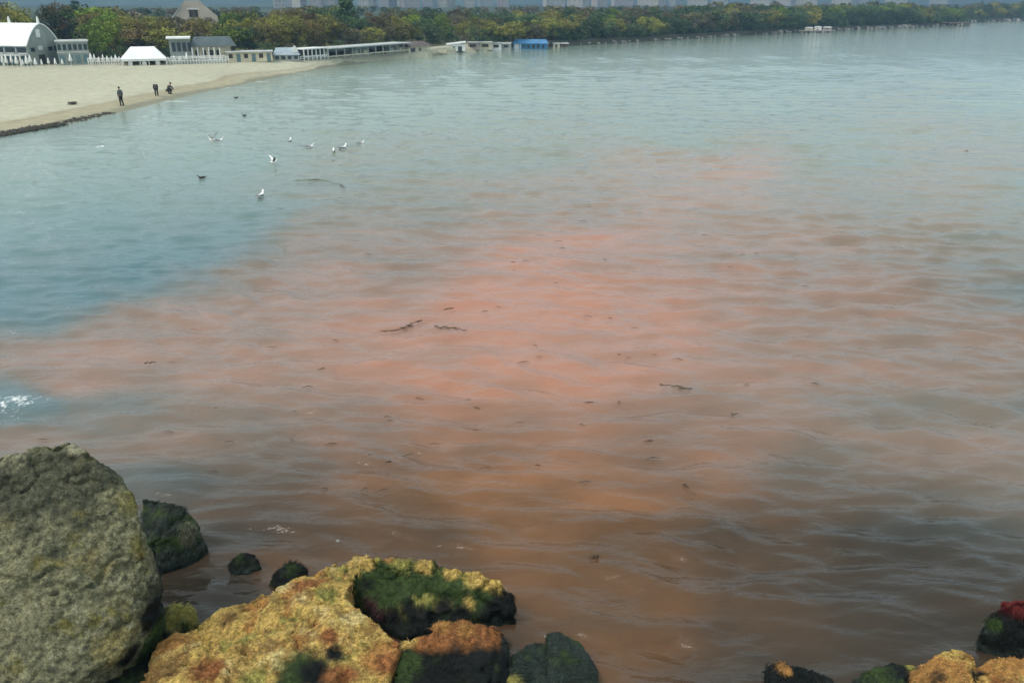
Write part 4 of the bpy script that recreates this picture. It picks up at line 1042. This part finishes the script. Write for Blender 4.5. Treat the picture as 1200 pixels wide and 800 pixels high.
def person(px, py, rz, label, J, coat, trous, s=.92):
    """J: joints; x forward, y left, z up, metres"""
    p, th, rr = ground_hit(px, py)
    o = empty('person', tuple(p), rad(rz)); o.scale = (s, s, s); tag(o, label, 'person')
    def N(k, r1, r2=None): return (J[k], r1, r2 or r1)
    nodes = {'pelvis': N('pelvis', .13, .10), 'waist': N('waist', .12, .09), 'chest': N('chest', .15, .10), 'neck': N('neck', .055), 'head0': N('head0', .07, .08), 'head': N('head', .085, .10)}
    edges = [('pelvis','waist'),('waist','chest'),('chest','neck'),('neck','head0'),('head0','head')]
    for sd in ('l','r'):
        for a_, r1 in (('hip',.09),('knee',.06),('ankle',.042),('toe',.035),('shoulder',.06),('elbow',.042),('wrist',.03),('palm',.034)): nodes[a_+sd] = N(a_+sd, r1)
        edges += [('pelvis','hip'+sd),('hip'+sd,'knee'+sd),('knee'+sd,'ankle'+sd),('ankle'+sd,'toe'+sd),('chest','shoulder'+sd),('shoulder'+sd,'elbow'+sd),('elbow'+sd,'wrist'+sd),('wrist'+sd,'palm'+sd)]
        pw = Vector(J['palm'+sd]); d_ = (pw - Vector(J['wrist'+sd])).normalized(); sdv = d_.orthogonal().normalized()
        for f in range(4):
            b0 = pw + sdv*(f-1.5)*.019 + d_*.03; b1 = b0 + d_*.035; b2 = b1 + d_*(.03 + .008*(f in (1,2))) + sdv.cross(d_)*.012
            nodes[f'f{f}a'+sd] = (tuple(b0), .009); nodes[f'f{f}b'+sd] = (tuple(b1), .0085); nodes[f'f{f}c'+sd] = (tuple(b2), .008)
            edges += [('palm'+sd, f'f{f}a'+sd), (f'f{f}a'+sd, f'f{f}b'+sd), (f'f{f}b'+sd, f'f{f}c'+sd)]
        t0 = pw - sdv*.045 + d_*.005; nodes['ta'+sd] = (tuple(t0), .011); nodes['tb'+sd] = (tuple(t0 + d_*.03 - sdv*.012), .009)
        edges += [('palm'+sd, 'ta'+sd), ('ta'+sd, 'tb'+sd)]
    skin_mesh('body', nodes, edges, M['skin'], o, 1)
    cn = {'pelvis': N('pelvis', .165, .13), 'waist': N('waist', .155, .125), 'chest': N('chest', .18, .14), 'neck': N('neck', .075)}
    ce = [('pelvis','waist'),('waist','chest'),('chest','neck')]
    for sd in ('l','r'):
        for a_, r1 in (('shoulder',.085),('elbow',.065),('wrist',.052)): cn[a_+sd] = N(a_+sd, r1)
        ce += [('chest','shoulder'+sd),('shoulder'+sd,'elbow'+sd),('elbow'+sd,'wrist'+sd)]
    skin_mesh('jacket', cn, ce, coat, o, 2)
    tn = {'pelvis': N('pelvis', .155, .12)}; te = []
    for sd in ('l','r'):
        for a_, r1 in (('hip',.115),('knee',.085),('ankle',.068)): tn[a_+sd] = N(a_+sd, r1)
        te += [('pelvis','hip'+sd),('hip'+sd,'knee'+sd),('knee'+sd,'ankle'+sd)]
        q = MB(); a_ = Vector(J['ankle'+sd]); t_ = Vector(J['toe'+sd]); q.tube([a_ - (t_-a_)*.35 + Vector((0,0,-.01)), a_+(t_-a_)*.3, t_+(t_-a_)*.15], [.045,.055,.04], 8)
        q.build('shoe', M['black_cloth'], o, True)
    skin_mesh('trousers', tn, te, trous, o, 2)
    h_ = Vector(J['head']); n_ = Vector(J['head0']); u_ = (h_ - n_).normalized()
    fwd = Vector((1, 0, 0)); fwd = (fwd - u_*fwd.dot(u_)).normalized(); lat = u_.cross(fwd)
    bm = bmesh.new(); bmesh.ops.create_icosphere(bm, subdivisions=3, radius=.112)
    for v_ in bm.verts:
        c_ = v_.co.copy(); v_.co = h_ + u_*.03 + fwd*(c_.x*.95 - .02) + lat*c_.y*.85 + u_*(c_.z*(.9 if c_.z > 0 or c_.x < .0 else .25))
    me = bpy.data.meshes.new('hair'); bm.to_mesh(me); bm.free()
    for p_ in me.polygons: p_.use_smooth = True
    link('hair', me, o, [M['hair']])
    f = MB(); nb = h_ + fwd*.098 - u_*.02; f.tube([nb + u_*.03, nb + fwd*.012, nb - u_*.015], [.008, .015, .010], 6); f.build('nose', M['skin'], o, True)
    for sd in (-1, 1):
        e_ = h_ + fwd*.092 + lat*sd*.032 + u_*.005; MB().tube([e_, e_ + fwd*.008], [.010, .006], 6).build('eye', M['hair'], o, True)
        e2 = h_ + lat*sd*.088 - u_*.01; MB().tube([e2 + u_*.03, e2 + lat*sd*.012, e2 - u_*.03], [.008, .016, .006], 6).build('ear', M['skin'], o, True)
    m_ = h_ + fwd*.094 - u_*.055; MB().tube([m_ - lat*.025, m_ + fwd*.004, m_ + lat*.025], [.004, .008, .004], 6).build('mouth', M['brown_roof'], o, True)
    return o
stand = dict(pelvis=(0,0,.93), waist=(.0,0,1.08), chest=(.02,0,1.32), neck=(.03,0,1.48), head0=(.045,0,1.56), head=(.06,0,1.66),
    hipl=(0,.09,.88), kneel=(.05,.10,.48), anklel=(-.02,.10,.08), toel=(.14,.11,.04), hipr=(0,-.09,.88), kneer=(.0,-.10,.48), ankler=(-.14,-.10,.08), toer=(.02,-.11,.04),
    shoulderl=(.02,.19,1.40), elbowl=(.0,.24,1.14), wristl=(.10,.20,.95), palml=(.14,.18,.90), shoulderr=(.02,-.19,1.40), elbowr=(-.04,-.24,1.13), wristr=(.06,-.22,.92), palmr=(.10,-.20,.87))
bend = dict(pelvis=(-.12,0,.86), waist=(.02,0,.98), chest=(.22,0,1.10), neck=(.36,0,1.16), head0=(.43,0,1.15), head=(.52,0,1.13),
    hipl=(-.12,.09,.82), kneel=(.0,.11,.46), anklel=(-.10,.11,.08), toel=(.05,.12,.04), hipr=(-.12,-.09,.82), kneer=(.04,-.11,.46), ankler=(.0,-.11,.08), toer=(.15,-.12,.04),
    shoulderl=(.27,.18,1.12), elbowl=(.30,.20,.85), wristl=(.36,.15,.62), palml=(.38,.13,.56), shoulderr=(.27,-.18,1.12), elbowr=(.28,-.21,.85), wristr=(.34,-.16,.62), palmr=(.37,-.14,.56))
squat = dict(pelvis=(-.18,0,.36), waist=(-.10,0,.50), chest=(.06,0,.70), neck=(.15,0,.83), head0=(.19,0,.90), head=(.24,0,.99),
    hipl=(-.16,.10,.34), kneel=(.20,.17,.46), anklel=(-.02,.13,.08), toel=(.14,.15,.04), hipr=(-.16,-.10,.34), kneer=(.20,-.17,.46), ankler=(-.02,-.13,.08), toer=(.14,-.15,.04),
    shoulderl=(.08,.18,.76), elbowl=(.24,.22,.56), wristl=(.40,.14,.40), palml=(.44,.12,.35), shoulderr=(.08,-.18,.76), elbowr=(.26,-.22,.56), wristr=(.42,-.12,.42), palmr=(.46,-.10,.37))
person(143, 124.5, 150, 'person in dark clothes standing alone at the edge of the sand', stand, M['grey_cloth'], M['black_cloth'], .93)
person(184, 113, 115, 'person in black bending forward near the foam, left of the crouching one', bend, M['black_cloth'], M['black_cloth'], .92)
person(199, 110.5, 60, 'person in black crouching beside the water, rightmost of the three', squat, M['black_cloth'], M['black_cloth'], 1.0)

# ------------------------------------------------------------------ seaweed on the beach and afloat
def weed(name, label, pts, w_, n, seed, on_water, cat='seaweed', lift=.02, kind=None, mat='weed'):
    """tangle of short curled ribbons; afloat they branch off one wavering stem"""
    r_ = random.Random(seed); mb = MB()
    P = []
    for px, py in pts:
        P.append(at(px, py) if on_water else ground_hit(px, py)[0])
    P = [Vector(p) for p in P]; c = sum(P, Vector())/len(P)
    if on_water:
        c.z = .07
        S = []
        for i in range(len(P)-1):
            for k in range(6): S.append(P[i].lerp(P[i+1], k/6) + Vector((r_.gauss(0, w_*.5), r_.gauss(0, w_*.7), 0)))
        S = [Vector((q.x - c.x, q.y - c.y, r_.uniform(-.012, .012))) for q in S]
        mb.tube(S, [.005] + [r_.uniform(.008, .024) for _ in S[2:]] + [.005], 5)
        for k in range(n//2):
            q = r_.choice(S); a_ = r_.uniform(0, 6.28); L = r_.uniform(.04, .14)
            e_ = q + Vector((math.cos(a_)*1.5, math.sin(a_)*.6, 0))*L
            mb.tube([q, (q+e_)/2 + Vector((0, 0, .008)), e_], [.012, .014, .004], 4)
    else:
        for k in range(n):
            t = r_.random()*(len(P)-1); i = min(int(t), len(P)-2); q = P[i].lerp(P[i+1], t-i) - c
            q += Vector((r_.gauss(0, w_), r_.gauss(0, w_), 0))
            a_ = r_.uniform(0, 6.28); L = r_.uniform(.1, .4)
            th = math.atan2(q.x + c.x, q.y + c.y); q.z = max(0, float(height(th, math.hypot(q.x+c.x, q.y+c.y)))) - c.z
            e_ = q + Vector((math.cos(a_), math.sin(a_), 0))*L; m_ = (q + e_)/2 + Vector((r_.gauss(0, .03), r_.gauss(0, .03), lift*2))
            mb.tube([q, m_, e_], [.015, .035, .008], 5)
    o = mb.build(name, M['afloat' if on_water else mat], None, True); o.location = c
    tag(o, label, cat if not kind else None, None, kind)
    return o
weed('seaweed_line', 'dark band of washed up seaweed along the left waterline', [(-40,167),(0,159.5),(20,155.5),(45,151.5),(70,147.5)], .32, 900, 1, False, kind='stuff', lift=.06)
weed('seaweed_line', 'thin broken line of seaweed on the damp sand', [(60,148),(85,142),(105,138),(130,132)], .25, 220, 2, False, kind='stuff', lift=.03)
weed('seaweed_clump', 'dark clump of seaweed lying on the sand left of the standing person', [(83,123),(88,122)], .10, 40, 3, False, lift=.10)
weed('floating_seaweed', 'long brown strand of floating weed in the middle of the red patch', [(448,391),(468,389),(482,382),(498,376)], .05, 46, 4, True)
weed('floating_seaweed', 'short brown strand afloat to the right of the long one', [(510,384),(530,387),(548,390)], .04, 22, 5, True)
weed('floating_seaweed', 'thin dark strand afloat above the long brown one', [(520,365),(535,363)], .03, 8, 6, True)
weed('floating_seaweed', 'dark twig like strand afloat right of the picture centre', [(773,453),(795,456),(815,458)], .03, 14, 7, True)
weed('floating_seaweed', 'scrap of dark weed afloat below the twig like strand', [(856,488),(862,489)], .03, 5, 8, True)
weed('floating_seaweed', 'scrap of dark weed afloat near the nearer wavelets', [(800,571),(806,572)], .025, 5, 9, True)
weed('floating_seaweed', 'thin dark line of weed trailing right of the nearest gull', [(345,213),(375,212),(398,218),(405,222)], .08, 40, 10, True)
weed('floating_seaweed', 'small dark scrap afloat far out near the right', [(1130,179),(1136,178)], .1, 8, 12, True)
weed('floating_seaweed', 'dark bits afloat off the yellow slab toward open water', [(690,656),(705,652)], .03, 6, 13, True)
weed('floating_seaweed', 'short dark line of weed afloat left of the long strand', [(170,427),(182,428)], .04, 8, 14, True)

# tiny specks of weed scattered over the bloom
mb = MB(); r_ = random.Random(99)
for k in range(105):
    px = r_.gauss(560, 240); py = 150 + 430*r_.random()**1.1
    if px < 20 or px > 1190: continue
    p = at(px, py); L = r_.uniform(.04, .13)*(1 + p[1]/60); a_ = r_.gauss(0, .35)
    mb.tube([(p[0]-L*math.cos(a_), p[1]-L*math.sin(a_), .03), (p[0], p[1] + r_.gauss(0, .02), .055), (p[0]+L*math.cos(a_), p[1]+L*math.sin(a_), .03)], [.004, r_.uniform(.006, .015), .004], 5)
tag(mb.build('weed_specks', M['afloat'], None, True), 'tiny scraps of weed scattered over the red water', None, None, 'stuff')

# ------------------------------------------------------------------ haze
hz = MB().box(-3200, 4200, -60, 5400, -5, 190).build('haze', M['white'], None)
hm = bpy.data.materials.new('haze'); hm.use_nodes = True; hm.node_tree.nodes.clear()
vo = hm.node_tree.nodes.new('ShaderNodeVolumePrincipled'); vo.inputs['Color'].default_value = (.34, .63, 1.0, 1); vo.inputs['Density'].default_value = .00042
mo = hm.node_tree.nodes.new('ShaderNodeOutputMaterial'); hm.node_tree.links.new(vo.outputs[0], mo.inputs['Volume'])
hz.data.materials.clear(); hz.data.materials.append(hm)
tag(hz, 'thin blue haze over the bay and far shore', None, None, 'stuff')
